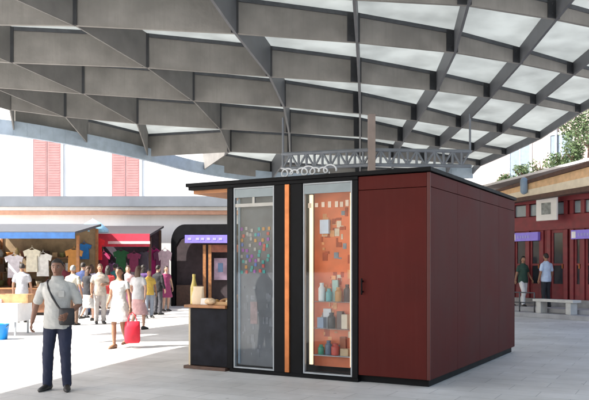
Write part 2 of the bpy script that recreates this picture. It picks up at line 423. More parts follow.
mb.box((uW0+.24, .0915, .72), (uW0+.36, .0932, 1.05)); mb.build('figure_print', mat('print_red', (.26,.17,.17), .6, .3, 9), nb)
# right window: orange lined case with light strips, shelves and goods
mb = MB(); mb.box((uQ0+.023, .30, .14), (uQ1-.023, .33, KH-.10)); case = mb.build('orange_backing', mat('orange_board', (.78,.19,.075), .55, .22, 3), kiosk)
for px in (307.5, 348.5):
    mb = MB(); mb.box((uf(px)-.024, .10, .18), (uf(px)+.024, .13, KH-.21)); mb.build('light_strip', mat('light_strip', (.9,.75,.6), .4, emit=(1,.62,.36), estr=.55), case)
for nm_, c_, cnt in (('print_rust', (.42,.07,.03), 26), ('print_apricot', (.80,.36,.16), 26), ('print_cream', (.75,.6,.45), 12), ('print_slate', (.22,.26,.30), 9)):
    mb = MB()
    for i in range(cnt):
        u = uQ0+.13+random.random()*(uQ1-uQ0-.32); z = .25+random.random()*2.1; a = random.uniform(.02,.09); h = random.uniform(.02,.13)
        mb.box((u, .297-.0004*i-.0001*len(nm_), z), (u+a, .2995, z+h))
    mb.build('graphic_print', mat(nm_, c_, .6, .25, 9), case)
for zc in (.32, .70, 1.08):
    mb = MB(); mb.box((uQ0+.10, .12, zc-.012), (uQ1-.08, .298, zc)); mb.build('shelf', M_glass if zc > .5 else M_grey, case)
def on_kiosk(name, label, cat, group, mbf, m, u, v, z, **k):
    mb = MB(); mbf(mb); o = mb.build(name, m, None, k.get('bevel', .002), kw((u, v, z)), KR); return tag(o, label, cat, group)
def jar(r, h):
    return lambda mb: mb.rings([((0,0,z), (q*r,0,0), (0,q*r,0)) for z, q in ((0,.9),(.01,1),(h*.7,1),(h*.82,.6),(h*.88,.55),(h*.9,.62),(h,.62))], 14)
def bx(a, b, c): return lambda mb: mb.box((-a/2,-b/2,0), (a/2,b/2,c))
def sn(px): return uf(px)
goods = [
 ('box', 'pale blue square box pinned high in the orange display window', 'box', bx(.14,.06,.20), mat('pale_blue_card', (.62,.70,.82), .6), sn(316.5), .262, zf(315,233)-.0),
 ('jar', 'tall white jar on the top shelf of the orange display window', 'jar', jar(.05,.26), mat('jar_white', (.7,.72,.7), .35), sn(315), .21, 1.08),
 ('jar', 'teal jar on the top shelf of the orange display window', 'jar', jar(.045,.18), mat('jar_teal', (.10,.35,.35), .3), sn(322.5), .2, 1.08),
 ('figurine', 'dark figurine on the top shelf by the right light strip', 'figurine', jar(.045,.24), mat('fig_dark', (.06,.03,.025), .5), sn(341), .2, 1.08),
 ('tin', 'grey blue tin on the middle shelf of the orange display window', 'tin', bx(.10,.10,.15), mat('tin_blue', (.18,.25,.36), .4), sn(315), .21, .70),
 ('jar', 'black jar on the middle shelf of the orange display window', 'jar', jar(.055,.22), mat('jar_black', (.02,.02,.025), .3), sn(325), .2, .70),
 ('box', 'cream carton on the middle shelf by the right light strip', 'box', bx(.09,.09,.2), mat('carton_cream', (.65,.55,.42), .6), sn(339), .21, .70),
 ('jar', 'small green jar low in the orange display window', 'jar', jar(.045,.14), mat('jar_green', (.05,.26,.16), .3), sn(314.5), .2, .32),
 ('jar', 'red glazed jar on the lowest shelf of the window', 'jar', jar(.06,.17), mat('jar_red', (.5,.06,.04), .3), sn(329), .2, .32),
 ('box', 'small sand coloured box on the lowest shelf of the window', 'box', bx(.12,.1,.1), mat('box_sand', (.5,.36,.22), .6), sn(339), .21, .32),
 ('box', 'mint green carton behind the teal jar on the top shelf', 'box', bx(.09,.05,.3), mat('carton_mint', (.4,.55,.48), .6), sn(327.5), .26, 1.08),
 ('jar', 'amber jar in the centre of the top shelf of the orange window', 'jar', jar(.05,.2), mat('jar_amber', (.5,.22,.04), .3), sn(332.5), .19, 1.08),
 ('tin', 'dark brown tin between black jar and cream carton on the middle shelf', 'tin', bx(.08,.08,.24), mat('tin_brown', (.09,.04,.03), .4), sn(333.5), .22, .70),
 ('box', 'white card leaning at the left of the middle shelf behind the blue tin', 'box', bx(.12,.03,.27), mat('card_white', (.7,.7,.72), .6), sn(318.5), .275, .70),
 ('jar', 'slate blue jar between green and red jars on the lowest shelf', 'jar', jar(.05,.2), mat('jar_slate', (.12,.16,.22), .3), sn(321.5), .22, .32),
 ('box', 'tall rust coloured box at the back of the lowest shelf', 'box', bx(.09,.05,.26), mat('box_rust', (.3,.08,.03), .6), sn(335), .265, .32),
]
for nm, lab, ct, fn, m, u, v, z in goods: on_kiosk(nm, lab, ct, 'goods in the orange display window', fn, m, u, v, z)
# the open counter at the left end
cu0 = uf(188.5); cu1 = uf(227)
mb = MB(); mb.box((cu0+.04, .0, .06), (cu1, .035, .93)); mb.build('counter_front', mat('black_board', (.011,.011,.015), .6, .5, 5, .1, 30, spec=.1), kiosk, .003)
mb = MB(); mb.box((cu0, .0, .05), (cu0+.036, 1.4, .93)); mb.build('counter_side', mat('cream_board', (.52,.42,.29), .6, .1), kiosk, .003)
mb = MB(); mb.box((cu0-.05, -.05, .94), (cu1, .62, .985)); mb.build('counter_top', M_wood, kiosk, .004)
mb = MB(); mb.box((cu0-.06, -.05, .0), (cu1, 1.45, .048)); mb.build('counter_plinth', M_woodd, kiosk, .004)
mb = MB(); mb.box((uL-.01, 1.80, .05), (uL+.06, 1.88, KH-.1)); mb.build('rear_post', M_black, kiosk)
# wares on the counter
CT = .985
def tray(mb):
    mb.box((-.2,-.13,0), (.2,.13,.012)); mb.box((-.2,-.13,.0121), (-.19,.13,.05)); mb.box((.19,-.13,.0121), (.2,.13,.05)); mb.box((-.189,-.13,.0121), (.189,-.12,.05)); mb.box((-.189,.12,.0121), (.189,.13,.05))
on_kiosk('tray', 'wooden tray of pastries on the kiosk counter', 'tray', None, tray, mat('tray_wood', (.5,.3,.14), .6), uf(215), .2, CT)
k = 0
labs = ['round golden pastry at the left end of the counter tray', 'round brown pastry in the middle of the counter tray', 'round pale pastry at the right end of the counter tray']
for i, du in enumerate((-.12, 0, .12)):
    on_kiosk('pastry', labs[i], 'pastry', 'pastries on the counter tray', lambda mb: mb.ball((0,0,.035), (.055,.06,.035), 14, 8), mat('pastry%d' % i, ((.62,.36,.12),(.42,.2,.08),(.72,.55,.33))[i], .6, .3, 30), uf(215)+du, .2, CT+.0125)
for i, (lab, px, v, r, c) in enumerate((('big pale round loaf at the front edge of the kiosk counter', 208, .06, (.10,.07,.055), (.66,.46,.28)), ('small orange fruit by the white napkin box on the counter', 204.5, .22, (.04,.04,.04), (.70,.25,.03)), ('larger orange fruit behind the napkin box on the counter', 199, .30, (.05,.05,.05), (.66,.22,.03)), ('long brown loaf at the back of the counter tray', 214, .40, (.17,.055,.05), (.45,.24,.10)))):
    on_kiosk('loaf' if 'loaf' in lab else 'fruit', lab, 'food', 'food laid out on the counter', lambda mb: mb.ball((0,0,r[2]*.95), r, 14, 9), mat('food%d' % i, c, .6, .25, 25), uf(px), v, CT)
on_kiosk('bottle', 'tall yellow bottle standing at the outer end of the counter', 'bottle', None,
         lambda mb: mb.rings([((0,0,z), (r,0,0), (0,r,0)) for z, r in ((0,.05),(.01,.055),(.26,.055),(.36,.03),(.42,.022),(.43,.026),(.47,.026))], 16), mat('bottle_yellow', (.62,.47,.12), .3), uf(186.5)+.03, .15, CT)
on_kiosk('paper_bag', 'cream paper bag beside the yellow bottle on the counter', 'bag', None,
         lambda mb: mb.rings([((0,0,0), (.11,0,0), (0,.06,0)), ((0,0,.12), (.12,0,0), (0,.065,0)), ((.01,0,.24), (.10,0,0), (0,.035,0)), ((.01,0,.28), (.105,0,0), (0,.012,0))], 10), mat('paper_cream', (.72,.55,.38), .8), uf(193)+.02, .1, CT)
on_kiosk('napkin_box', 'white napkin box at the inner end of the counter', 'box', None, bx(.16,.12,.10), mat('napkin_white', (.75,.7,.65), .6), uf(201), .12, CT)
on_kiosk('basket', 'small orange brown basket at the back of the counter', 'basket', None, lambda mb: mb.rings([((0,0,0), (.08,0,0), (0,.08,0)), ((0,0,.14), (.12,0,0), (0,.12,0)), ((0,0,.15), (.11,0,0), (0,.11,0)), ((0,0,.05), (.07,0,0), (0,.07,0))], 16), mat('basket_brown', (.4,.2,.08), .7, .3, 20), uf(222), .42, CT)

# ------------------------------------------------------------------ left background: arcade, houses, stalls
arc = thing('market_arcade', 'long low white arcade with an orange fascia and grey roof edge behind the stalls', 'arcade', (0, 31, 0))
x0 = -26; x1 = 10
mb = MB(); mb.box((x0, 0, 0), (x1, .3, 3.95)); mb.build('wall', M_white, arc)
mb = MB(); mb.box((x0, -.3, 3.78), (x1, -.004, 3.948)); mb.build('fascia', mat('salmon_fascia', (.55,.30,.2), .7, .1), arc)
mb = MB(); mb.box((x0, -.36, 3.95+.004), (x1, 3.4, 4.10)); mb.build('cornice', M_white, arc)
mb = MB(); mb.box((x0, -.55, 4.104), (x1, 3.4, 4.52)); mb.build('roof_edge', mat('zinc_edge', (.14,.155,.175), .5, .12, 2), arc)
def townhouse(name, label, P, Q, H, xs, wm, shm, floors, wwid, sill_z, wh, glassy=False):
    d = (Q-P); L = d.length; rz = math.atan2(d.y, d.x)
    h = thing(name, label, 'house', P, rz)
    mb = MB(); mb.box((0, 0, 0), (L, 6, H)); mb.build('wall', wm, h)
    mb = MB(); mb.box((-.2, -.35, H), (L+.2, 6, H+.25)); mb.build('roof', M_grey, h)
    for x in xs:
        for fl in range(floors):
            z = sill_z+fl*(wh+1.1)
            f = MB(); f.box((x-wwid/2-.1, -.06, z-.02), (x-wwid/2, .0, z+wh)); f.box((x+wwid/2, -.06, z-.02), (x+wwid/2+.1, .0, z+wh)); f.box((x-wwid/2-.1, -.06, z+wh), (x+wwid/2+.1, 0, z+wh+.1))
            fo = f.build('window', M_white, h)
            if glassy:
                m_ = MB(); m_.box((x-wwid/2, -.02, z), (x+wwid/2, -.008, z+wh)); m_.build('pane', mat('sky_glass', (.16,.2,.25), .12, .1), fo)
                m_ = MB(); m_.box((x-.03, -.035, z), (x+.03, -.021, z+wh)); m_.build('glazing_bar', M_white, fo)
            else:
                for s in (-1, 1):
                    m_ = MB(); a, b = sorted((x+s*.015, x+s*wwid/2))
                    m_.box((a, -.05, z), (b, -.015, z+wh))
                    nsl = int(wh/.12)
                    for q in range(nsl): m_.box((a+.06, -.056, z+.05+q*.12), (b-.06, -.0505, z+.14+q*.12))
                    m_.build('shutter', shm, fo)
            m_ = MB(); m_.box((x-wwid/2-.15, -.16, z-.1), (x+wwid/2+.15, .0, z-.022)); m_.build('sill', M_grey, fo)
    for z in (4.55, H-.5):
        mb = MB(); mb.box((-.05, -.10, z-.12), (L+.05, -.002, z)); mb.build('string_course', M_grey if z < 5 else wm, h)
    for x in (xs[0]+1.7, xs[-2]-1.6):
        mb = MB(); mb.tube([(x, -.09, .2), (x, -.09, H-.05)], .055, 8); mb.build('downpipe', M_grey, h)
    return h
M_pink = mat('pink_shutter', (.40,.20,.19), .7, .12, 3)
xs = []
P = V((-28, 34.5, 0)); Q = V((11, 34.5, 0))
for i in (-4,-3,-2,-1,0,1,3,4,5,6,7): xs.append(gx(47.5+i*78.5, 34.5)+28)
townhouse('white_house', 'tall white plaster house with pink louvred shutters above the low arcade', P, Q, 13.5, [x for x in xs if 1 < x < 38], M_white, M_pink, 2, 1.3, 4.62, 3.6)

# stall helper: posts, roof, valance, back wall, counter
def stall(label, px0, px1, Y, zt, zv, dep, roofm, valm, backm, countm, ch=.9, posts=M_woodd, vh=.2):
    xa, xb = gx(px0, Y), gx(px1, Y); W = xb-xa
    s = thing('market_stall', label, 'stall', (xa, Y, 0), 0, 'market stalls round the square')
    mb = MB(); p = [V((-.1,-.75,zv)), V((W+.1,-.75,zv)), V((W+.1,dep,zt)), V((-.1,dep,zt))]
    mb.hexa(p+[q+UP*.08 for q in p]); mb.build('roof', roofm, s)
    mb = MB(); n_ = max(3, int(W/.35))
    mb.box((-.1, -.785, zv-vh), (W+.1, -.752, zv+min(.1, vh*.4))); mb.build('valance', valm, s)
    for x in (0, W-.09):
        for y in (0, dep-.1):
            mb = MB(); mb.box((x, y, 0), (x+.09, y+.09, zv+(.0 if y == 0 else zt-zv-.1))); mb.build('post', posts, s, .004)
    mb = MB(); mb.box((.1, dep-.06, 0), (W-.1, dep-.02, zt-.05)); mb.build('back_wall', backm, s)
    mb = MB(); mb.box((-.06, .0, .0), (-.02, dep, zv-.05)); mb.build('side_panel', backm, s)  # side added to keep the sun off the hung goods
    if countm:
        mb = MB(); mb.box((.1, .05, .1), (W-.1, .10, ch-.045)); mb.build('counter_front', countm, s)
        mb = MB(); mb.box((.095, .0, ch-.04), (W-.095, .7, ch)); mb.build('counter_top', M_wood, s, .004)
    return s
def garment(label, px, Y, ztop, wid, hei, m, group, kind='garment'):
    o_ = [(-.18,0),(-.5,-.10),(-.42,-.34),(-.30,-.28),(-.33,-1),(.33,-1),(.30,-.28),(.42,-.34),(.5,-.10),(.18,0),(.08,-.05),(-.08,-.05)]
    mb = MB(); mb.prism([(x*wid, z*hei) for x, z in o_], -.03, .03)
    mb.tube([(-.15*wid,0,-.01*hei),(0,0,.05)], .008, 6); mb.tube([(0,0,.05),(.15*wid,0,-.01*hei)], .008, 6); mb.tube([(0,0,.05),(.0,0,.12)], .006, 6)
    o = mb.build(kind, m, None, .012, (gx(px, Y), Y, ztop), random.uniform(-.35,.35))
    return tag(o, label, 'clothing', group)
Mc = lambda n, c: mat(n, c, .85, .15, 8, .3, 40)
stall('wooden craft stall with a blue valance at the left edge of the square', -28, 79, 24, 3.05, 2.62, 2.4,
      mat('dark_tarp', (.07,.075,.085), .7, .2), mat('blue_cloth', (.03,.11,.30), .7, .2, 5), mat('beige_back', (.30,.21,.12), .8, .35, 3), mat('brown_counter', (.20,.09,.045), .7, .3), posts=M_wood, vh=.14)
GG = 'clothes hung on the left craft stall'
GARM_SKIP = ('sand', 'salmon pink', 'olive')
for i, (px, c, nm, zt) in enumerate(((4,(.62,.5,.36),'sand',2.2),(14,(.75,.72,.78),'lilac white',2.0),(24,(.70,.45,.40),'salmon pink',2.15),(32,(.72,.68,.55),'ivory',2.2),(43,(.78,.77,.74),'white',2.05),(52,(.35,.33,.16),'olive',2.2),(74,(.45,.20,.05),'rust orange',2.2))):
    if nm in GARM_SKIP: continue
    garment('%s cotton top hanging in the left craft stall' % nm, px, 24.95+.05*(i%3), zt, .62, .78, Mc('top_'+nm.replace(' ','_'), c), GG)
# second stall: red valance, dark inside
Msh = mat('stall_shelf', (.24,.12,.06), .7, .3)
SPAL = [('cream',(.66,.58,.44)),('orange',(.55,.22,.05)),('chestnut',(.18,.07,.04)),('white',(.72,.7,.68)),('olive',(.2,.19,.07)),('tan',(.45,.29,.15)),('brick red',(.35,.07,.04)),('grey',(.3,.3,.29)),('straw',(.58,.44,.2)),('umber',(.09,.05,.03))]
for sn_, zs in (('lower', .92), ('middle', 1.42), ('top', 1.92)):
    o = MB(); o.box((gx(-26,25.9), 25.75, zs-.04), (gx(77,25.9), 26.15, zs)); tag(o.build('display_shelf', Msh, None, .004), 'long %s wooden display shelf inside the blue valance stall' % sn_, 'shelf', 'shelves in the blue valance stall')
    order = SPAL[:]; random.shuffle(order)
    for i, (cn, c) in enumerate(order):
        px = 1+i*7.6+random.uniform(-.8,.8); h = random.uniform(.2,.36); r = random.uniform(.08,.12); kd = random.choice(('vase','basket','box'))
        mb = MB()
        if kd == 'vase': mb.rings([((0,0,z*h), (q*r,0,0), (0,q*r,0)) for z, q in ((0,.6),(.05,.7),(.4,1),(.7,.8),(.85,.42),(1,.55))], 14)
        elif kd == 'basket': mb.rings([((0,0,z*h*.7), (q*r,0,0), (0,q*r,0)) for z, q in ((0,.8),(.9,1.15),(1,1.2),(.98,1.05),(.15,.75))], 14)
        else: mb.box((-r,-.1,0), (r,.1,h*.9))
        o = mb.build(kd, mat('ware_'+cn.replace(' ','_'), c, .6, .25, 14), None, .006 if kd == 'box' else 0, (gx(px,25.9), 25.93, zs+.001), random.uniform(-.3,.3))
        tag(o, '%s %s on the %s shelf of the blue valance stall' % (cn, kd, sn_), kd, 'wares on the shelves of the blue valance stall')
stall('dark stall with a crimson awning and colourful clothes between the blue stall and white wall', 86, 151, 28, 3.2, 2.72, 2.2,
      mat('black_tarp', (.035,.03,.035), .7, .2), mat('crimson_cloth', (.52,.03,.06), .7, .2, 5), mat('dark_back', (.07,.05,.07), .8, .3), mat('dark_counter', (.10,.07,.08), .7, .3), vh=.38)
o = MB(); o.box((gx(108,27.18), 27.175, 2.44), (gx(150,27.18), 27.20, 2.54)); tag(o.build('banner', mat('pink_white_banner', (.75,.5,.5), .8)), 'long pale pink banner strip across the crimson awning', 'banner')
GG = 'clothes hung on the crimson stall'
for i, (px, c, nm, zt, wd, he) in enumerate(((90,(.03,.06,.22),'navy blue',2.2,.6,.8),(104,(.45,.04,.14),'raspberry',2.15,.55,.8),(121,(.04,.22,.10),'bottle green',2.25,.65,.85),(134,(.30,.06,.16),'plum',2.15,.55,.75),(144,(.10,.09,.13),'charcoal',2.2,.6,.8),(112,(.22,.12,.30),'violet',1.75,.5,.6))):
    garment('%s top hanging in the crimson awning stall' % nm, px, 28.8+.06*(i%3), zt, wd, he, Mc('g_'+nm.replace(' ','_'), c), GG)
for px, zt, he, c, nm in ((154,2.35,1.35,(.40,.02,.16),'magenta'),(160,2.25,1.2,(.13,.03,.08),'dark wine'),(165,2.3,1.4,(.62,.45,.50),'pale rose')):
    garment('long %s dress hanging against the white wall' % nm, px, 29.6, zt, .55, he, Mc('d_'+nm.replace(' ','_'), c), 'dresses hung by the white wall')
# red dress and blue bag hung at the corner post of the blue stall, light blue board over them
garment('bright red dress hung high beside the blue stall valance', 96.5, 26.5, 2.62, .62, .78, Mc('bright_red', (.72,.02,.03)), 'clothes hung outside the stalls')
garment('bright blue top hung lower than the red dress next to it', 84, 26.3, 2.42, .55, .55, Mc('bright_blue', (.03,.2,.55)), 'clothes hung outside the stalls')
pb_ = thing('parasol', 'light blue parasol open above the clothes between two stalls', 'parasol', (gx(93, 26.9), 26.9, 0))
mb = MB(); mb.tube([(0,0,.0),(0,0,3.35)], .022, 8); mb.build('pole', M_grey, pb_)
mb = MB(); mb.rings([((0,0,2.85), (.58,0,0), (0,.58,0)), ((0,0,2.97), (.56,0,0), (0,.56,0)), ((0,0,3.2), (.28,0,0), (0,.28,0)), ((0,0,3.34), (.02,0,0), (0,.02,0))], 8); mb.build('canopy', Mc('sky_blue_cloth', (.30,.55,.72)), pb_)
mb = MB(); mb.rings([((0,0,0), (.2,0,0), (0,.2,0)), ((0,0,.06), (.2,0,0), (0,.2,0)), ((0,0,.08), (.05,0,0), (0,.05,0))], 16); mb.build('base', M_black, pb_)
# arched dark stall at the white wall
ax0, ax1 = gx(171, 30), gx(243, 30); W = ax1-ax0
ark = thing('arched_stall', 'dark arched stall front with a violet sign and orange wooden posts', 'stall', (ax0, 30, 0))
Zt = EYE+44/F*30
out = [(0,0),(0,Zt-.75)]
for i in range(9):
    a = math.pi-math.pi*i/8/2; out.append((.55+.55*math.cos(a), Zt-.75+.75*math.sin(a)*.98))
out += [(W,Zt),(W,0),(W-.14,0),(W-.14,Zt-.45),(.7,Zt-.45),(.35,Zt-.62),(.16,Zt-.95),(.16,0)]
mb = MB(); mb.prism(out, 0, .5); mb.build('arch_frame', M_black, ark)
mb = MB(); mb.box((.05, .72, 0), (W-.05, .76, Zt-.2)); mb.build('back_wall', mat('dim_back', (.05,.035,.04), .8, .3), ark)
mb = MB(); mb.box((gx(185,30)-ax0, -.06, EYE+25/F*30), (gx(228,30)-ax0, -.01, EYE+33/F*30)); sg = mb.build('sign', mat('violet_sign', (.20,.16,.60), .4, .1), ark)
for px in (188, 196, 201, 207, 213, 219):
    mb = MB(); mb.box((gx(px,30)-ax0, -.068, EYE+27.8/F*30), (gx(px+3.4,30)-ax0, -.0605, EYE+30.2/F*30)); mb.build('mark', mat('pale_lilac', (.33,.31,.68), .5), sg)
for px in (204, 209.5):
    mb = MB(); mb.box((gx(px,30)-ax0-.06, .1, .0), (gx(px,30)-ax0+.06, .22, 2.5)); mb.build('post', M_wood, ark)
mb = MB(); mb.box((gx(211,30)-ax0, .12, 2.2), (W-.2, .2, 2.5)); mb.build('header', mat('red_brown', (.22,.07,.04), .6, .3), ark)
mb = MB(); mb.box((.2, .1, .0), (gx(203,30)-ax0, .5, .85)); mb.build('counter', M_woodd, ark)
o = MB(); o.box((gx(213,30), 30.4, EYE-12/F*30), (gx(226,30), 30.45, EYE+10/F*30)); pic = o.build('picture', mat('mauve_picture', (.42,.30,.40), .6, .4, 3)); tag(pic, 'mauve framed picture on show behind the orange posts of the arched stall', 'picture')
mb = MB(); mb.box((gx(217,30), 30.385, EYE-4/F*30), (gx(222,30), 30.3995, EYE+5/F*30)); mb.build('motif', mat('motif_blue', (.12,.2,.34), .6), pic)
# white table with cloth, boxes and blue bucket at the left edge
tb = thing('table', 'white cloth covered table at the left edge of the square', 'table', (gx(2, 17.2), 17.2, 0))
mb = MB(); mb.box((-1.1,-.45,.70), (.52,.45,.74)); mb.build('tabletop', mat('table_white', (.78,.78,.79), .6, .03), tb, .008)
mb = MB(); mb.box((-1.12,-.465,.32), (.535,-.452,.745)); mb.box((.522,-.451,.32), (.536,.465,.745)); mb.build('cloth', mat('cloth_white', (.8,.8,.82), .9, .04, 5, .3, 12), tb, .004)
for x in (-1.05, .46):
    for y in (-.4, .4):
        mb = MB(); mb.box((x-.02, y-.02, 0), (x+.02, y+.02, .699)); mb.build('leg', M_grey, tb)
def put(name, label, cat, mbf, m, px, Y, z, rz=0, group=None, bev=.005):
    mb = MB(); mbf(mb); return tag(mb.build(name, m, None, bev, (gx(px, Y), Y, z), rz), label, cat, group)
put('crate', 'tan wooden crate lying on the white table', 'crate', lambda mb: (mb.box((-.35,-.2,0),(.35,.2,.02)), mb.box((-.35,-.2,.021),(-.33,.2,.2)), mb.box((.33,-.2,.021),(.35,.2,.2)), mb.box((-.329,-.2,.021),(.329,-.18,.2)), mb.box((-.329,.18,.021),(.329,.2,.2))), mat('crate_tan', (.45,.24,.11), .7, .3), 16, 17.2, .7405)
put('folded_cloth', 'pinkish folded cloth on the near left corner of the white table', 'cloth', lambda mb: mb.box((-.2,-.12,0),(.2,.12,.1)), Mc('cloth_pink', (.62,.36,.33)), -6, 17.05, .7405, .2, None, .03)
bk = thing('bucket', 'bright blue plastic bucket on the ground before the white table', 'bucket', (gx(0, 16), 16, 0))
mb = MB(); mb.rings([((0,0,.0), (.15,0,0), (0,.15,0)), ((0,0,.32), (.19,0,0), (0,.19,0)), ((0,0,.34), (.2,0,0), (0,.2,0)), ((0,0,.335), (.18,0,0), (0,.18,0)), ((0,0,.03), (.14,0,0), (0,.14,0))], 24); mb.build('body', mat('blue_plastic', (.01,.26,.75), .35), bk)
mb = MB(); mb.tube([(.2*math.cos(a), -.02-.1*math.sin(a), .33-.12*math.sin(a)) for a in [i*math.pi/8 for i in range(9)]], .008, 6); mb.build('handle', M_grey, bk)

# ------------------------------------------------------------------ right background: red shopfronts, steps, house, shrubs
W0 = V((gx(505,26), 26, 0)); W1 = V((gx(600,22.8), 22.8, 0)); wd = (W1-W0).normalized(); WR = math.atan2(wd.y, wd.x)
def wf(px):
    t = (px-CX)/F; return (W0.y*t-W0.x)/(wd.x-wd.y*t)
def wz(px, py): return EYE+(HZ-py)/F*(W0.y+wd.y*wf(px))
def ww(u, n, z): return V((W0.x+wd.x*u-wd.y*n, W0.y+wd.y*u+wd.x*n, z))
shop = thing('shopfront', 'dark red wooden shopfront with glazed doors and violet signs at the right', 'shop', W0, WR)
M_red = mat('oxblood_paint', (.20,.024,.030), .5, .2, 5)
M_dglass = mat('dim_glass', (.03,.035,.045), .12, .3, 2)
SB = .28                                 # floor of the shop above the steps
uE = wf(606)+2.2
mb = MB(); mb.box((-1.5, .12, 0), (uE, 3.5, 4.0)); mb.build('wall', mat('oxblood_wall', (.10,.02,.025), .7, .2, 2), shop)
mb = MB(); mb.box((-1.5, -.02, wz(530,204)), (uE, .118, wz(530,199))); mb.build('rail', M_red, shop, .004)
mb = MB(); mb.box((-1.5, -.02, wz(530,231)), (uE, .118, wz(530,217))); mb.build('rail', M_red, shop, .004)
mb = MB(); mb.box((-1.5, -.01, SB), (uE, .117, SB+.25)); mb.build('plinth', mat('stone_plinth', (.3,.29,.29), .8, .2), shop, .004)
pil = [wf(p) for p in (507, 513, 528, 542, 549, 566, 572, 583, 596, 604)]
zlo, zhi = SB+.251, wz(530,231)-.004
for u in pil:
    mb = MB(); mb.box((u-.07, -.03, zlo), (u+.07, .116, zhi)); mb.build('pilaster', M_red, shop, .006)
    mb = MB(); mb.box((u-.07, -.03, wz(530,217)+.004), (u+.07, .116, wz(530,204)-.004)); mb.build('pilaster', M_red, shop, .006)
for a, b in zip(pil[:-1], pil[1:]):
    if b-a < .25: continue
    mb = MB(); mb.box((a+.075, .05, wz(530,216)), (b-.075, .09, wz(530,205))); mb.build('transom_window', mat('transom', (.22,.27,.31), .15, .2, 2), shop)
    d = MB(); d.box((a+.08, .03, zlo), (a+.15, .10, zhi)); d.box((b-.15, .03, zlo), (b-.08, .10, zhi)); d.box((a+.151, .031, zhi-.1), (b-.151, .10, zhi)); d.box((a+.151, .031, zlo), (b-.151, .10, zlo+.5)); d.box((a+.151, .033, zlo+1.1), (b-.151, .099, zlo+1.17))
    do = d.build('door', M_red, shop, .004)
    mb = MB(); mb.box((a+.152, .06, zlo+.501), (b-.152, .075, zlo+1.099)); mb.box((a+.152, .06, zlo+1.171), (b-.152, .075, zhi-.101)); mb.build('pane', M_dglass, do)
    mb = MB(); mb.box((b-.14, -.03, zlo+1.0), (b-.11, .03, zlo+1.15)); mb.build('handle', M_copper, do)
for px0, px1, lab in ((514.5, 541, 'l'), (574, 603, 'r')):
    s_ = MB(); s_.box((wf(px0), -.16, wz(530,241)), (wf(px1), -.035, wz(530,232.5))); so_ = s_.build('sign', mat('violet_lightbox', (.27,.20,.75), .35, .1, 6), shop, .006)
    m_ = MB(); m_.box((wf(px0)+.03, -.168, wz(530,240)), (wf(px0)+.18, -.161, wz(530,234))); m_.build('mark', mat('sign_white', (.8,.78,.8), .5), so_)
    for i in range(5):
        m_ = MB(); m_.box((wf(px0)+.26+i*.11, -.168, wz(530,238.3)), (wf(px0)+.33+i*.11, -.161, wz(530,235.6)))
        m_.build('mark', mat('pale_lilac', (.33,.31,.68), .5), so_)
# white square hanging sign
hs = thing('hanging_sign', 'white square sign with a grey centre hung before the red shopfront', 'sign', ww(wf(557), -.5, 0), WR)
z0, z1 = wz(557,221), wz(557,198); hw = (wf(567.5)-wf(547))/2
mb = MB(); mb.box((-hw, -.04, z0), (hw, .04, z1)); mb.build('board', mat('sign_board_white', (.8,.78,.75), .5, .04), hs, .01)
mb = MB(); mb.box((-hw*.45, -.052, z0+.26*(z1-z0)), (hw*.45, -.0405, z0+.76*(z1-z0))); mb.build('emblem', mat('emblem_grey', (.25,.27,.26), .5, .4, 8), hs)
for s in (-1, 1):
    mb = MB(); mb.tube([(s*hw*.7, 0, z1), (s*hw*.7, 0, z1+.5)], .012, 6); mb.build('rod', M_black, hs)
# eave over the shops
E0 = V((gx(484,26.4), 26.4, 0)); E1 = V((gx(612,20.6), 20.6, 0)); ed = (E1-E0).normalized()
def ept(px, py):
    t = (px-CX)/F; u = (E0.y*t-E0.x)/(ed.x-ed.y*t); p = E0+ed*u; p.z = EYE+(HZ-py)/F*p.y; return p
eave = thing('eave', 'deep shop eave with dark rails and orange and cream bands at the right', 'eave', (0,0,0))
bkv = V((-ed.y, ed.x, 0))
def band(name, m, ya, yb, out, thick=.25):           # ya,yb: (left top, right top),(left bottom, right bottom) pixel rows at x=490 and x=600
    a = ept(490, ya[0]); b = ept(610, ya[1]); c = ept(490, yb[0]); d = ept(610, yb[1])
    e = (a-b).normalized()*2.0
    a += V((e.x,e.y,e.z)); c += V((e.x,e.y,e.z)); 
    n = -bkv*out
    mb = MB(); q = bkv*thick
    mb.hexa([c+n, d+n, d+q, c+q, a+n, b+n, b+q, a+q]); return mb.build(name, m, eave)
band('top_rail', M_woodd, (192,155.5), (194,160.5), .06)
band('orange_band', mat('ochre_band', (.68,.44,.24), .7, .15), (194.2,161), (198,171.5), .0)
band('cream_band', mat('cream_band', (.74,.64,.48), .7, .08), (198.2,172), (202.5,182), .02)
band('bottom_rail', M_woodd, (202.7,182.4), (205.5,188), .05)
a = ept(455,193); b = ept(612,153); up = UP*.02
mb = MB(); q = bkv*4.6+UP*.10
mb.hexa([a+UP*.02+bkv*.27, b+UP*.02+bkv*.27, b+q, a+q, a+UP*.1+bkv*.27, b+UP*.1+bkv*.27, b+q+UP*.08, a+q+UP*.08]); mb.build('roof', mat('pale_roof', (.66,.63,.6), .8, .12, 2), eave)
lp = thing('lamp', 'small blue grey spotlight fixed to the orange eave band', 'lamp', ept(527,186)-bkv*.12)
mb = MB(); mb.tube([(0,0,-.16),(0,0,.16)], .12, 14); mb.build('housing', mat('lamp_blue', (.22,.3,.38), .4), lp)
mb = MB(); mb.tube([(0,0,.0),(bkv.x*.12,bkv.y*.12,0)], .03, 8); mb.build('bracket', M_black, lp)
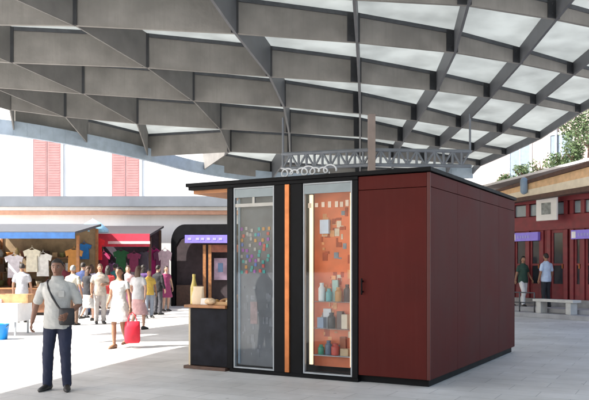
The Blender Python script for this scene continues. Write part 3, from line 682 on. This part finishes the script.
# steps
st = MB(); Ms = Matrix.Translation(W0)@Matrix.Rotation(WR,4,'Z')
st.box((-1.6,-1.5,0), (uE,.1,.14), Ms); st.box((-1.6,-.95,.141), (uE,.1,.28), Ms)
tag(st.build('steps', mat('step_stone', (.36,.36,.38), .75, .15, 3), None, .01), kind='structure')
rl = thing('railing', 'low dark metal railing on the steps before the red shopfront', 'railing', ww(wf(517), -1.25, .141), WR)
ln_ = wf(560)-wf(517)
for i in range(4):
    mb = MB(); mb.tube([(ln_*i/3, 0, 0), (ln_*i/3, 0, .62)], .022, 8); mb.build('post', M_steel, rl)
for z in (.3, .62):
    mb = MB(); mb.tube([(0,0,z), (ln_,0,z)], .018, 8); mb.build('rail', M_steel, rl)
bn = thing('bench', 'pale stone bench standing on the steps at the right edge', 'bench', ww(wf(581), -1.2, .141), WR)
mb = MB(); mb.box((-.75,-.2,.36), (.75,.2,.44)); mb.build('seat', mat('pale_stone', (.55,.54,.52), .8, .1), bn, .01)
for x in (-.55, .55):
    mb = MB(); mb.box((x-.09,-.16,0), (x+.09,.16,.359)); mb.build('leg', mat('pale_stone', (.55,.54,.52), .8, .1), bn, .01)
# pale house upstairs behind the shops
P = V((gx(478,34.4), 34.4, 0)); Q = V((gx(690,28.2), 28.2, 0))
townhouse('rose_house', 'pale rose plaster house with blue grey windows above the shops at the right', P, Q, 12.5, [2.1,4.0,6.0,8.0,10.0], mat('rose_plaster', (.42,.34,.32), .85, .12, 1.2, .1, 20), M_pink, 2, .95, 5.3, 2.0, True)

def leafy(mb, c, r, n, size):
    for i in range(n):
        while True:
            p = V((random.uniform(-1,1), random.uniform(-1,1), random.uniform(-1,1)))
            if .25 < p.length < 1: break
        p = V(c)+V((p.x*r[0], p.y*r[1], p.z*r[2]))
        a = V((random.gauss(0,1), random.gauss(0,1), random.gauss(0,.6))).normalized(); b = a.cross(V((random.gauss(0,1), random.gauss(0,1), random.gauss(0,1)))).normalized()
        s = size*random.uniform(.6,1.3)
        vs = [mb.bm.verts.new(q) for q in (p-a*s, p+b*s*.45, p+a*s, p-b*s*.45)]
        f = mb.bm.faces.new(vs); f.material_index = random.choice((0,0,1))
def shrub(label, px, py, Y, zb, h, r, n):
    tt = (px-CX)/F; A0 = E0+bkv*2.9; u_ = (A0.y*tt-A0.x)/(ed.x-ed.y*tt); p_ = A0+ed*u_
    ra, rb_ = ept(455,193), ept(612,153); fr_ = (V((p_.x,p_.y,0))-V((ra.x,ra.y,0))).dot(ed)/((rb_-ra).dot(ed))
    zb = ra.z+(rb_.z-ra.z)*fr_+.10+.10*2.9/4.6
    t = thing('shrub', label, 'plant', (p_.x, p_.y, zb), 0, 'plants on the roof terrace')
    mb = MB(); mb.rings([((0,0,0), (.2,0,0), (0,.2,0)), ((0,0,.36), (.27,0,0), (0,.27,0)), ((0,0,.40), (.29,0,0), (0,.29,0)), ((0,0,.38), (.24,0,0), (0,.24,0))], 18); mb.build('pot', mat('planter_grey', (.16,.15,.14), .8), t)
    mb = MB(); mb.tube([(0,0,.3),(.03,0,h*.35),(-.03,.03,h*.6)], [.05,.04,.025], 8)
    for i in range(6):
        a = i*1.05; mb.tube([(0,0,h*.35+i*.05),(math.cos(a)*r*.6, math.sin(a)*r*.6, h*.55+.1*i)], [.02,.01], 6)
    mb.build('trunk', M_woodd, t)
    mb = MB()
    for i in range(9):
        a = random.uniform(0,6.3); q = random.uniform(.1,.75)*r
        leafy(mb, (math.cos(a)*q, math.sin(a)*q, h*random.uniform(.45,.9)), (r*.5,r*.5,h*.2), n//9, .052)
    mb.build('crown', [mat('leaf_mid', (.045,.080,.025), .65, .3), mat('leaf_pale', (.085,.125,.05), .65, .3)], t)
def hedge(px, Y, zb, label, h, r, n): shrub(label, px, 0, Y, zb, h, r, n)
hedge(505, 27.6, 4.75, 'round dark bush in a pot at the end of the shop roof nearest the kiosk', .8, .4, 700)
hedge(522, 27.2, 4.85, 'loose bush in a pot on the shop roof second from the kiosk', .95, .5, 900)
hedge(558, 26.2, 4.95, 'wide bush in a pot on the middle of the shop roof', 1.05, .6, 1100)
hedge(573, 25.8, 5.0, 'upright bush beside the tall shrub on the shop roof', 1.4, .5, 1100)
shrub('tall green shrub in a pot on the shop roof at the far right', 588, 0, 24.6, 5.15, 2.5, 1.0, 3200)
shrub('small green bush in a pot on the shop roof beside the canopy edge', 541, 0, 25.8, 4.95, .95, .42, 600)

# ------------------------------------------------------------------ people
def remesh(mb, vox, it=3):
    bmesh.ops.recalc_face_normals(mb.bm, faces=mb.bm.faces)
    me = bpy.data.meshes.new('tmp'); mb.bm.to_mesh(me); mb.bm.free()
    o = bpy.data.objects.new('tmp', me); COL.objects.link(o)
    m = o.modifiers.new('r', 'REMESH'); m.mode = 'VOXEL'; m.voxel_size = vox
    s = o.modifiers.new('s', 'SMOOTH'); s.iterations = it; s.factor = .5
    dg = bpy.context.evaluated_depsgraph_get(); dg.update()
    nm = bpy.data.meshes.new_from_object(o.evaluated_get(dg))
    bpy.data.objects.remove(o); bpy.data.meshes.remove(me)
    for p in nm.polygons: p.use_smooth = True
    return nm
HC = V((0, -.012, 1.592))
def head(mb):
    n, m = 32, 26; rr = []
    grid = []
    for i in range(m+1):
        a = -math.pi/2+math.pi*i/m; a = max(-1.52, min(1.52, a)); row = []
        for j in range(n):
            b = 2*math.pi*j/n
            x, y, z = math.cos(a)*math.cos(b), math.cos(a)*math.sin(b), math.sin(a)
            px, py, pz = x*.074, y*.094, z*.112
            if z < 0:
                px *= 1-.28*abs(z)**1.3; 
                if y > 0: py *= 1-.45*abs(z)
                else: py *= 1-.12*abs(z)
            if y < 0:
                gs = lambda cx, cz, sx, sz: math.exp(-((x-cx)/sx)**2-((z-cz)/sz)**2)
                py -= .026*gs(0,-.18,.16,.13)+.014*gs(0,.02,.12,.2)
                py += .012*(gs(.40,.06,.2,.12)+gs(-.40,.06,.2,.12))
                py -= .006*(gs(.38,.26,.3,.1)+gs(-.38,.26,.3,.1))
                py -= .008*gs(0,-.52,.26,.07); py += .005*gs(0,-.545,.25,.02)
                py -= .008*gs(0,-.86,.25,.12)
            row.append(mb.bm.verts.new(HC+V((px,py,pz))))
        grid.append(row)
    for i in range(m):
        for j in range(n):
            mb.bm.faces.new((grid[i][j], grid[i][(j+1)%n], grid[i+1][(j+1)%n], grid[i+1][j]))
    mb.bm.faces.new(grid[0][::-1]); mb.bm.faces.new(grid[-1])
    for s in (-1, 1):
        mb.rings([(HC+V((s*(.068+.012*t), .012+.008*t, -.005)), (0,.020*q,0), (.004*s,0,.034*q)) for t, q in ((0,.7),(.5,1),(1,.8))], 12)
def pal(mb, wr, d, nrm):
    d = d.normalized(); s = d.cross(nrm).normalized(); n = s.cross(d)
    mb.rings([(wr+d*t*.09, s*(.026+.016*q), n*(.015-.002*t)) for t, q in ((-.15,.0),(.15,.35),(.5,.9),(.85,1),(1.02,.7))], 12)
    return d, s, n
def fingers(mb, wr, d, nrm, thumb_side, curl=.5):
    d = d.normalized(); s = d.cross(nrm).normalized()*thumb_side; n = d.cross(s)
    if n.dot(nrm) < 0: n = -n
    for i, (o, l) in enumerate(((.030,.070),(.010,.080),(-.010,.074),(-.029,.057))):
        b = wr+d*(.082-.004*abs(i-1))+s*o; c = curl*(1+.15*i)
        p1 = b+(d*math.cos(c*.5)+n*math.sin(c*.5)+s*o*.8)*l*.45
        p2 = p1+(d*math.cos(c*1.2)+n*math.sin(c*1.2))*l*.32
        p3 = p2+(d*math.cos(c*1.9)+n*math.sin(c*1.9))*l*.23
        mb.tube([b-d*.02, p1, p2, p3], [.0095,.009,.008,.0065], 8)
    b = wr+d*.025+s*.03
    p1 = b+(d*.75+s*.6+n*.25).normalized()*.038; p2 = p1+(d*.95+s*.2+n*.35).normalized()*.03
    mb.tube([wr+d*.015+s*.012, b, p1, p2], [.012,.0115,.010,.008], 8)
def join_mesh(name, meshes, mats, parent):
    bm = bmesh.new()
    for me, mi in meshes:
        n0 = len(bm.faces); bm.from_mesh(me); bm.faces.ensure_lookup_table()
        for f in bm.faces[n0:]: f.material_index = mi; f.smooth = True
        bpy.data.meshes.remove(me)
    me = bpy.data.meshes.new(name); bm.to_mesh(me); bm.free()
    for m in mats: me.materials.append(m)
    o = bpy.data.objects.new(name, me); COL.objects.link(o); o.parent = parent; return o
def raw(mb):
    bmesh.ops.recalc_face_normals(mb.bm, faces=mb.bm.faces)
    me = bpy.data.meshes.new('raw'); mb.bm.to_mesh(me); mb.bm.free(); return me
from mathutils import noise
def crease(me, amp):
    ns = [v.normal.copy() for v in me.vertices]
    for v, vn in zip(me.vertices, ns):
        c = v.co
        f = noise.noise(V((c.x*9, c.y*9, c.z*5.5)))+.6*noise.noise(V((c.x*17+3, c.y*17, c.z*21+c.x*9)))
        f -= .5*abs(noise.noise(V((c.x*6+7, c.y*6, c.z*13+c.x*10))))
        v.co = c+vn*f*amp
def cloth_mat(nm, c): return mat(nm, c, .85, .12, 9, .6, 11)
SK = {'tan': (.30,.15,.09), 'light': (.48,.28,.20), 'brown': (.20,.095,.06)}
HR = {'dark': (.02,.014,.011), 'brown': (.07,.035,.02), 'grey': (.28,.27,.26)}
def person(label, px, Y, H, yaw, top, bottom, skin='tan', hair='dark', longhair=False, sleeve=.65, pose=None, fem=False, group='people in the square', vox=.016, shoe=(.02,.018,.016)):
    t = thing('person', label, 'person', (gx(px, Y), Y, 0), R(yaw), group)
    sc = H/1.70; t.scale = (sc, sc, sc)
    J = dict(ls=(-.172,.01,1.35), le=(-.235,.02,1.11), lw=(-.25,-.06,.87), rs=(.172,.01,1.35), re=(.235,.02,1.11), rw=(.25,-.06,.87),
             lh=(-.085,.0,.90), lk=(-.095,-.02,.49), la=(-.10,.02,.09), rh=(.085,0,.90), rk=(.095,-.02,.49), ra=(.10,.02,.09), curl=.55)
    if pose: J.update(pose)
    g = {k: (V(v) if isinstance(v, tuple) else v) for k, v in J.items()}
    sw = .92 if fem else 1.0; hw = 1.06 if fem else 1.0
    if fem:
        for k in ('ls','rs'): g[k].x *= .9
    TR = [(.84,.150*hw,.105),(.92,.165*hw,.118),(1.0,.152*hw,.108),(1.08,.138*sw,.10),(1.18,.150*sw,.108,0,-.005),(1.28,.165*sw,.108,0,-.006),(1.35,.165*sw,.096),(1.395,.135*sw,.08),(1.425,.088,.07),(1.455,.062,.06)]
    mb = MB(); mb.torso(TR+[(1.48,.055,.058),(1.53,.053,.056,0,-.004),(1.57,.05,.055,0,-.006)])
    head(mb)
    for q in 'lr':
        s, e, w_ = g[q+'s'], g[q+'e'], g[q+'w']
        mb.tube([s+V((0,0,-.006)), s.lerp(e,.5), e, e.lerp(w_,.35), w_], [.045,.044,.039,.038,.026], 12)
        hd = (w_-e).normalized(); nrm = V((1 if q == 'l' else -1, 0, 0))*1.0+V((0,.25,0))
        nrm = (nrm-hd*nrm.dot(hd)).normalized()
        g[q+'hd'] = hd; g[q+'n'] = nrm
        pal(mb, w_, hd, nrm)
        h_, k_, a_ = g[q+'h'], g[q+'k'], g[q+'a']
        mb.tube([h_, h_.lerp(k_,.5), k_, k_.lerp(a_,.3), k_.lerp(a_,.6), a_], [.085,.072,.052,.055,.044,.034], 14)
        fd = g.get(q+'f', V((.12 if q == 'r' else -.12, -1, 0))).normalized(); g[q+'f'] = fd
        mb.tube([a_+V((0,0,-.035))-fd*.04, a_+fd*.06+V((0,0,-.04)), a_+fd*.13+V((0,0,-.055))], [.034,.032,.024], 10)
    bmz = remesh(mb, vox, 2)
    fm = MB()
    for q in 'lr':
        fingers(fm, g[q+'w'], g[q+'hd'], g[q+'n'], 1 if q == 'l' else 1, g['curl'])
    em = MB(); im = MB()
    for s in (-1, 1):
        em.ball(HC+V((s*.029, -.0770, .006)), (.0125,.010,.0058), 10, 8)
        im.ball(HC+V((s*.029, -.0845, .006)), (.0062,.004,.0056), 8, 6)
    lm = MB(); lm.rings([(HC+V((x, -.090-.004*math.cos(x*40)-.004, -.0605)), (0,.004,0), (0,0,.006*q)) for x, q in ((-.024,.2),(-.015,.8),(0,1),(.015,.8),(.024,.2))], 8)
    bw = MB()
    for s in (-1, 1): bw.tube([HC+V((s*.016,-.091,.026)), HC+V((s*.032,-.088,.030)), HC+V((s*.046,-.078,.024))], [.003,.004,.002], 6)
    sk = SK[skin]
    join_mesh('body', [(bmz,0),(raw(fm),0),(raw(em),1),(raw(im),2),(raw(lm),3),(raw(bw),2)],
              [mat('skin_'+skin, sk, .5, .1, 12), mat('eye_white', (.38,.35,.32), .4), mat('hair_'+hair, HR[hair], .6, .3, 40), mat('lips_'+skin, (sk[0]*.85, sk[1]*.55, sk[2]*.55), .45)], t)
    # top
    kind, nm, c = top
    mb = MB(); o = .020
    if kind == 'dress':
        hem = g.get('hem', .52)
        lk, rk = g['lk'], g['rk']
        mb.torso([(hem,.25,.19,(lk.x+rk.x)/2,(lk.y+rk.y)/2),(hem+.02,.255,.195,(lk.x+rk.x)/2,(lk.y+rk.y)/2),(.75,.215,.165),(.92,.19,.14),(1.06,.15,.115),(1.18,.160*sw,.124,0,-.006),(1.28,.18*sw,.130,0,-.01),(1.35,.182*sw,.118),(1.395,.145*sw,.095),(1.42,.09,.078)])
    else:
        mb.torso([(.80,.180*hw,.135),(.82,.184*hw,.138),(.92,.183*hw,.138),(1.0,.172*hw,.13),(1.08,.164*sw,.126),(1.18,.170*sw,.130,0,-.006),(1.28,.190*sw,.142,0,-.01),(1.345,.188*sw,.131),(1.395,.155*sw,.108),(1.425,.10,.082),(1.452,.074,.073),(1.466,.072,.071)])
    for q in 'lr':
        s, e, w_ = g[q+'s'], g[q+'e'], g[q+'w']
        if sleeve <= 1:
            mb.tube([s+V((-.05 if s.x>0 else .05,0,.012)), s, s.lerp(e, .35*sleeve), s.lerp(e, sleeve*.8), s.lerp(e, sleeve)], [.056,.063,.062,.062,.062], 14)
        else:
            mb.tube([s, s.lerp(e,.5), e, e.lerp(w_, sleeve-1)], [.055,.058,.052,.042], 14)
    tm = remesh(mb, vox*1.0, 3); crease(tm, .008)
    join_mesh('dress' if kind == 'dress' else 'shirt', [(tm,0)], [cloth_mat(nm, c)], t)
    # bottom
    if bottom:
        bk_, bn, bc = bottom
        mb = MB()
        if bk_ == 'skirt':
            lk, rk = g['lk'], g['rk']; cx, cy = (lk.x+rk.x)/2, (lk.y+rk.y)/2
            mb.torso([(.40,.23,.17,cx,cy),(.42,.235,.175,cx,cy),(.7,.20,.15),(.88,.176,.13),(.98,.165,.12)])
        else:
            mb.torso([(.83,.158*hw,.118),(.92,.177*hw,.131),(.99,.168*hw,.124)])
            for q in 'lr':
                h_, k_, a_ = g[q+'h'], g[q+'k'], g[q+'a']
                if bk_ == 'shorts': mb.tube([h_, h_.lerp(k_,.5), h_.lerp(k_,.95)], [.098,.092,.088], 14)
                else: mb.tube([h_, h_.lerp(k_,.5), k_, k_.lerp(a_,.5), a_+V((0,0,-.01))], [.098,.088,.072,.068,.062], 14)
        bm_ = remesh(mb, vox, 3); crease(bm_, .008)
        join_mesh({'skirt':'skirt','shorts':'shorts'}.get(bk_, 'trousers'), [(bm_,0)], [cloth_mat(bn, bc)], t)
    for q in 'lr':
        a_, fd = g[q+'a'], g[q+'f']; sd = V((-fd.y, fd.x, 0)); zb = a_.z-.09
        mb = MB()
        def ring(f, wd_, top_): 
            c_ = V((a_.x, a_.y, zb))+fd*f; return (c_+V((0,0,top_/2)), sd*wd_, V((0,0,top_/2)))
        mb.rings([ring(-.085,.018,.06), ring(-.075,.034,.085), ring(-.03,.042,.10), ring(.03,.042,.095), ring(.09,.046,.072), ring(.15,.044,.055), ring(.185,.030,.045), ring(.20,.012,.03)], 14)
        mb.build('shoe', mat('shoe%.2f%.2f' % shoe[:2], shoe, .45), t)
    # hair
    mb = MB(); n = 28; m = 14; gr = []
    for i in range(m+1):
        row = []
        for j in range(n):
            b = 2*math.pi*j/n; y = math.sin(b)
            lowest = -.30 if not longhair else -.55
            f = (1-y)/2                                # 1 at the face, 0 at the back
            low = lowest+(.52-lowest)*max(0, min(1, (f-.35)/.40))**.8
            a0 = math.asin(max(-.95, min(.95, low))); a = a0+(1.53-a0)*i/m
            jit = 1+random.uniform(-.02,.02)
            k_ = 1.09 if i > 0 else 1.02
            jit *= 1+.05*math.sin(b*7+a*5)*math.sin(b*3+a*9)
            row.append(mb.bm.verts.new(HC+V((math.cos(a)*math.cos(b)*.074*k_*jit, .004+math.cos(a)*y*.094*k_*jit, math.sin(a)*.112*1.07*jit))))
        gr.append(row)
    for i in range(m):
        for j in range(n):
            f = mb.bm.faces.new((gr[i][j], gr[i][(j+1)%n], gr[i+1][(j+1)%n], gr[i+1][j])); f.smooth = True
    f = mb.bm.faces.new(gr[-1]); f.smooth = True
    if longhair:
        mb.rings([(HC+V((0,.04,.03)), (.078,0,0), (0,.06,0)), (HC+V((0,.055,-.08)), (.085,0,0), (0,.05,0)), (HC+V((0,.07,-.18)), (.085,0,0), (0,.04,0)), (HC+V((0,.085,-.26)), (.06,0,0), (0,.025,0))], 20)
    mb.build('hair', mat('hair_'+hair, HR[hair], .6, .3, 40), t)
    return t, g, sc
def local(t, p):
    return Matrix.Translation(t.location)@Matrix.Rotation(t.rotation_euler.z,4,'Z')@Matrix.Scale(t.scale.x,4)@V(p)

# foreground man with a crossbody bag
man, mg, msc = person('man in a pale grey short sleeved shirt and navy trousers standing at the left front', 57.5, 9.35, 1.66, 4, ('shirt','shirt_pale_grey',(.43,.42,.40)), ('trousers','trousers_navy',(.016,.02,.045)), 'brown', 'dark',
    sleeve=.80, vox=.0085, pose=dict(ls=(-.178,.01,1.35), le=(-.275,.03,1.12), lw=(-.315,-.03,.89), re=(.275,.03,1.11), rw=(.175,-.20,1.0), la=(-.135,.03,.09), lk=(-.115,-.02,.49), ra=(.125,-.02,.09), rk=(.11,-.04,.49), lf=V((-.3,-1,0)), rf=V((.25,-1,0)), curl=.8))
mb = MB()
mb.rings([((0,.004,1.440), (.080,0,0), (0,.080,0)), ((0,.008,1.462), (.081,0,0), (0,.081,0)), ((0,.012,1.488), (.070,0,0), (0,.070,0)), ((0,.012,1.484), (.064,0,0), (0,.064,0))], 24, caps=False)
mb.build('collar', MATS['shirt_pale_grey'], man)
mb = MB(); mb.torso([(.795,.168,.128),(.80,.19,.145),(.835,.19,.145),(.84,.168,.128)]) if False else mb.box((.05,-.158,1.215), (.125,-.144,1.30))
mb.build('chest_pocket', mat('shirt_pocket', (.36,.355,.34), .85), man, .004)
bag = thing('shoulder_bag', 'black crossbody bag hanging at the hip of the man in front', 'bag', man.location, man.rotation_euler.z)
bag.scale = man.scale
mb = MB(); mb.rings([((.16,-.175,.86), (.085,0,0), (0,.028,0)), ((.16,-.18,.88), (.10,0,0), (0,.04,0)), ((.16,-.18,1.0), (.10,0,0), (0,.042,0)), ((.16,-.175,1.06), (.095,0,0), (0,.03,0)), ((.16,-.172,1.075), (.085,0,0), (0,.015,0))], 4 if False else 18)
mb.build('pouch', mat('bag_black', (.014,.012,.014), .5, .2), bag)
mb = MB(); mb.tube([(-.10,.10,1.36),(-.12,.03,1.432),(-.115,-.06,1.42),(-.085,-.125,1.33),(-.03,-.157,1.22),(.03,-.158,1.12),(.075,-.162,1.06)], .013, 8); mb.build('strap', MATS['bag_black'], bag)

wom, wg, wsc = person('woman in a short white dress walking across the sunlit square', 119.5, 14.3, 1.57, -14, ('dress','dress_white',(.58,.57,.56)), None, 'tan', 'dark', True, .3, fem=True, vox=.011,
    pose=dict(hem=.56, lk=(-.07,-.12,.49), la=(-.07,-.10,.09), rk=(.06,.02,.48), ra=(.05,.20,.15), re=(.225,.0,1.10), rw=(.27,-.04,.86), le=(-.23,.05,1.1), lw=(-.21,-.12,.93), rf=V((.05,-1,0))), shoe=(.25,.14,.08))
hp = local(wom, wg['rw']+wg['rhd']*.10)
rb = thing('shopping_bag', 'bright red bag carried by the woman in white', 'bag', (hp.x+.03, hp.y, 0), .3)
mb = MB(); z1 = hp.z-.18; mb.rings([((0,0,z1-.42), (.13,0,0), (0,.05,0)), ((0,0,z1-.38), (.15,0,0), (0,.07,0)), ((0,0,z1-.12), (.15,0,0), (0,.065,0)), ((0,0,z1), (.14,0,0), (0,.03,0))], 16); mb.build('pouch', mat('bag_red', (.62,.015,.04), .6, .15), rb)
for s in (-1, 1):
    mb = MB(); mb.tube([(-.09,s*.02,z1-.01),(-.05,s*.012,z1+.12),(0,0,z1+.175),(.05,s*.012,z1+.12),(.09,s*.02,z1-.01)], .008, 6); mb.build('handle', MATS['bag_red'], rb)

sh = lambda n, c: ('shirt', n, c); trs = lambda n, c: ('trousers', n, c)
walk = dict(lk=(-.08,-.14,.50), la=(-.08,-.12,.09), rk=(.08,.0,.48), ra=(.08,.22,.16), lw=(-.25,.08,.88), rw=(.25,-.16,.90))
cross = dict(rw=(.08,-.22,1.12), re=(.22,-.04,1.12))
people = [
 ('woman in a white top and rose skirt behind the walking woman', 138.5, 18.5, 1.60, 160, sh('p_white',(.5,.49,.5)), ('skirt','p_rose',(.55,.33,.33)), 'light','brown',True,.5,walk,True),
 ('person in a cream top with a raised hand beside the red dress', 100, 20.5, 1.66, 25, sh('p_cream',(.42,.36,.31)), trs('p_stone',(.42,.38,.36)), 'tan','brown',False,.6,cross,False),
 ('person in a scarlet vest facing the stalls left of the walking woman', 108, 22.0, 1.62, 185, sh('p_scarlet',(.5,.05,.05)), ('skirt','p_offwhite',(.6,.56,.52)), 'tan','dark',True,.15,None,True),
 ('person in a navy top standing behind the shoulder of the man in front', 83, 23.0, 1.72, 170, sh('p_navy',(.03,.05,.14)), trs('p_grey',(.25,.25,.27)), 'light','dark',False,.6,None,False),
 ('person in a lavender shirt turned towards the crimson stall', 91.5, 24.5, 1.66, 200, sh('p_lavender',(.45,.42,.58)), trs('p_denim',(.07,.10,.2)), 'light','brown',True,.6,None,True),
 ('person in a mustard yellow top near the white wall', 149, 23.0, 1.50, 30, sh('p_mustard',(.5,.33,.06)), trs('p_greyblue',(.25,.28,.34)), 'tan','dark',False,.5,None,False),
 ('person in a black jacket in front of the long dresses', 158, 24.5, 1.64, 150, sh('p_black',(.015,.015,.018)), trs('p_charcoal',(.06,.06,.07)), 'light','dark',False,1.8,None,False),
 ('person in a pale pink blouse next to the mustard top', 128, 23.5, 1.62, 10, sh('p_pink',(.62,.40,.42)), ('skirt','p_plum',(.2,.05,.12)), 'light','brown',True,.5,walk,True),
 ('person in a grey white shirt looking at the goods on the left stall', 22, 21.0, 1.68, 190, sh('p_greywhite',(.40,.40,.43)), trs('p_sand',(.42,.32,.22)), 'tan','dark',False,.6,None,False),
 ('vendor in a wine red polo behind the counter of the blue stall', 63, 25.2, 1.74, 0, sh('p_wine',(.22,.04,.06)), trs('p_dark',(.04,.04,.05)), 'tan','dark',False,.6,cross,False),
 ('man in a light blue white shirt and dark trousers by the red shopfront', 554.5, 22.4, 1.74, 205, sh('p_bluewhite',(.50,.60,.78)), trs('p_black2',(.02,.022,.03)), 'tan','dark',False,.7,None,False),
 ('person in a dark green top and white trousers by the red shopfront', 535, 22.8, 1.66, 20, sh('p_darkgreen',(.025,.06,.045)), trs('p_white2',(.68,.67,.68)), 'tan','dark',True,.6,walk,True),
 ('person in a dark violet top between the red bag and the crimson stall', 143, 26.0, 1.66, 170, sh('p_violet',(.12,.06,.2)), trs('p_dark3',(.05,.05,.06)), 'light','dark',True,.6,None,True),
 ('person in a teal shirt in front of the crimson stall counter', 115, 26.2, 1.70, 190, sh('p_teal',(.03,.16,.17)), trs('p_blue3',(.06,.09,.18)), 'tan','dark',False,.6,None,False),
 ('person in a black top with a white skirt under the blue top', 88, 21.6, 1.60, 150, sh('p_black3',(.02,.02,.025)), ('skirt','p_white3',(.42,.41,.4)), 'light','brown',True,.4,walk,True),
 ('person in an ivory shirt and brown trousers just right of the man in front', 73, 20.0, 1.62, 165, sh('p_ivory',(.40,.37,.31)), trs('p_brown3',(.16,.1,.07)), 'tan','grey',False,.6,None,False),
 ('person in a plum dress near the arched stall', 166, 26.5, 1.62, 40, ('dress','p_plumdress',(.22,.03,.10)), None, 'light','dark',True,.3,None,True),
 ('person in a brown jacket at the corner of the maroon kiosk', 521, 23.6, 1.66, 120, sh('p_brown',(.10,.05,.04)), trs('p_grey2',(.12,.12,.13)), 'tan','dark',False,1.8,None,False),
]
for lab, px, Y, H, yaw, tp, bt, skn, hr, lh, slv, ps, fm in people:
    t_, g_, s_ = person(lab, px, Y, H, yaw, tp, bt, skn, hr, lh, slv, ps, fm)
    if px > 515: t_.location = ww(wf(px), -.42 if px > 540 else -.6, .281)
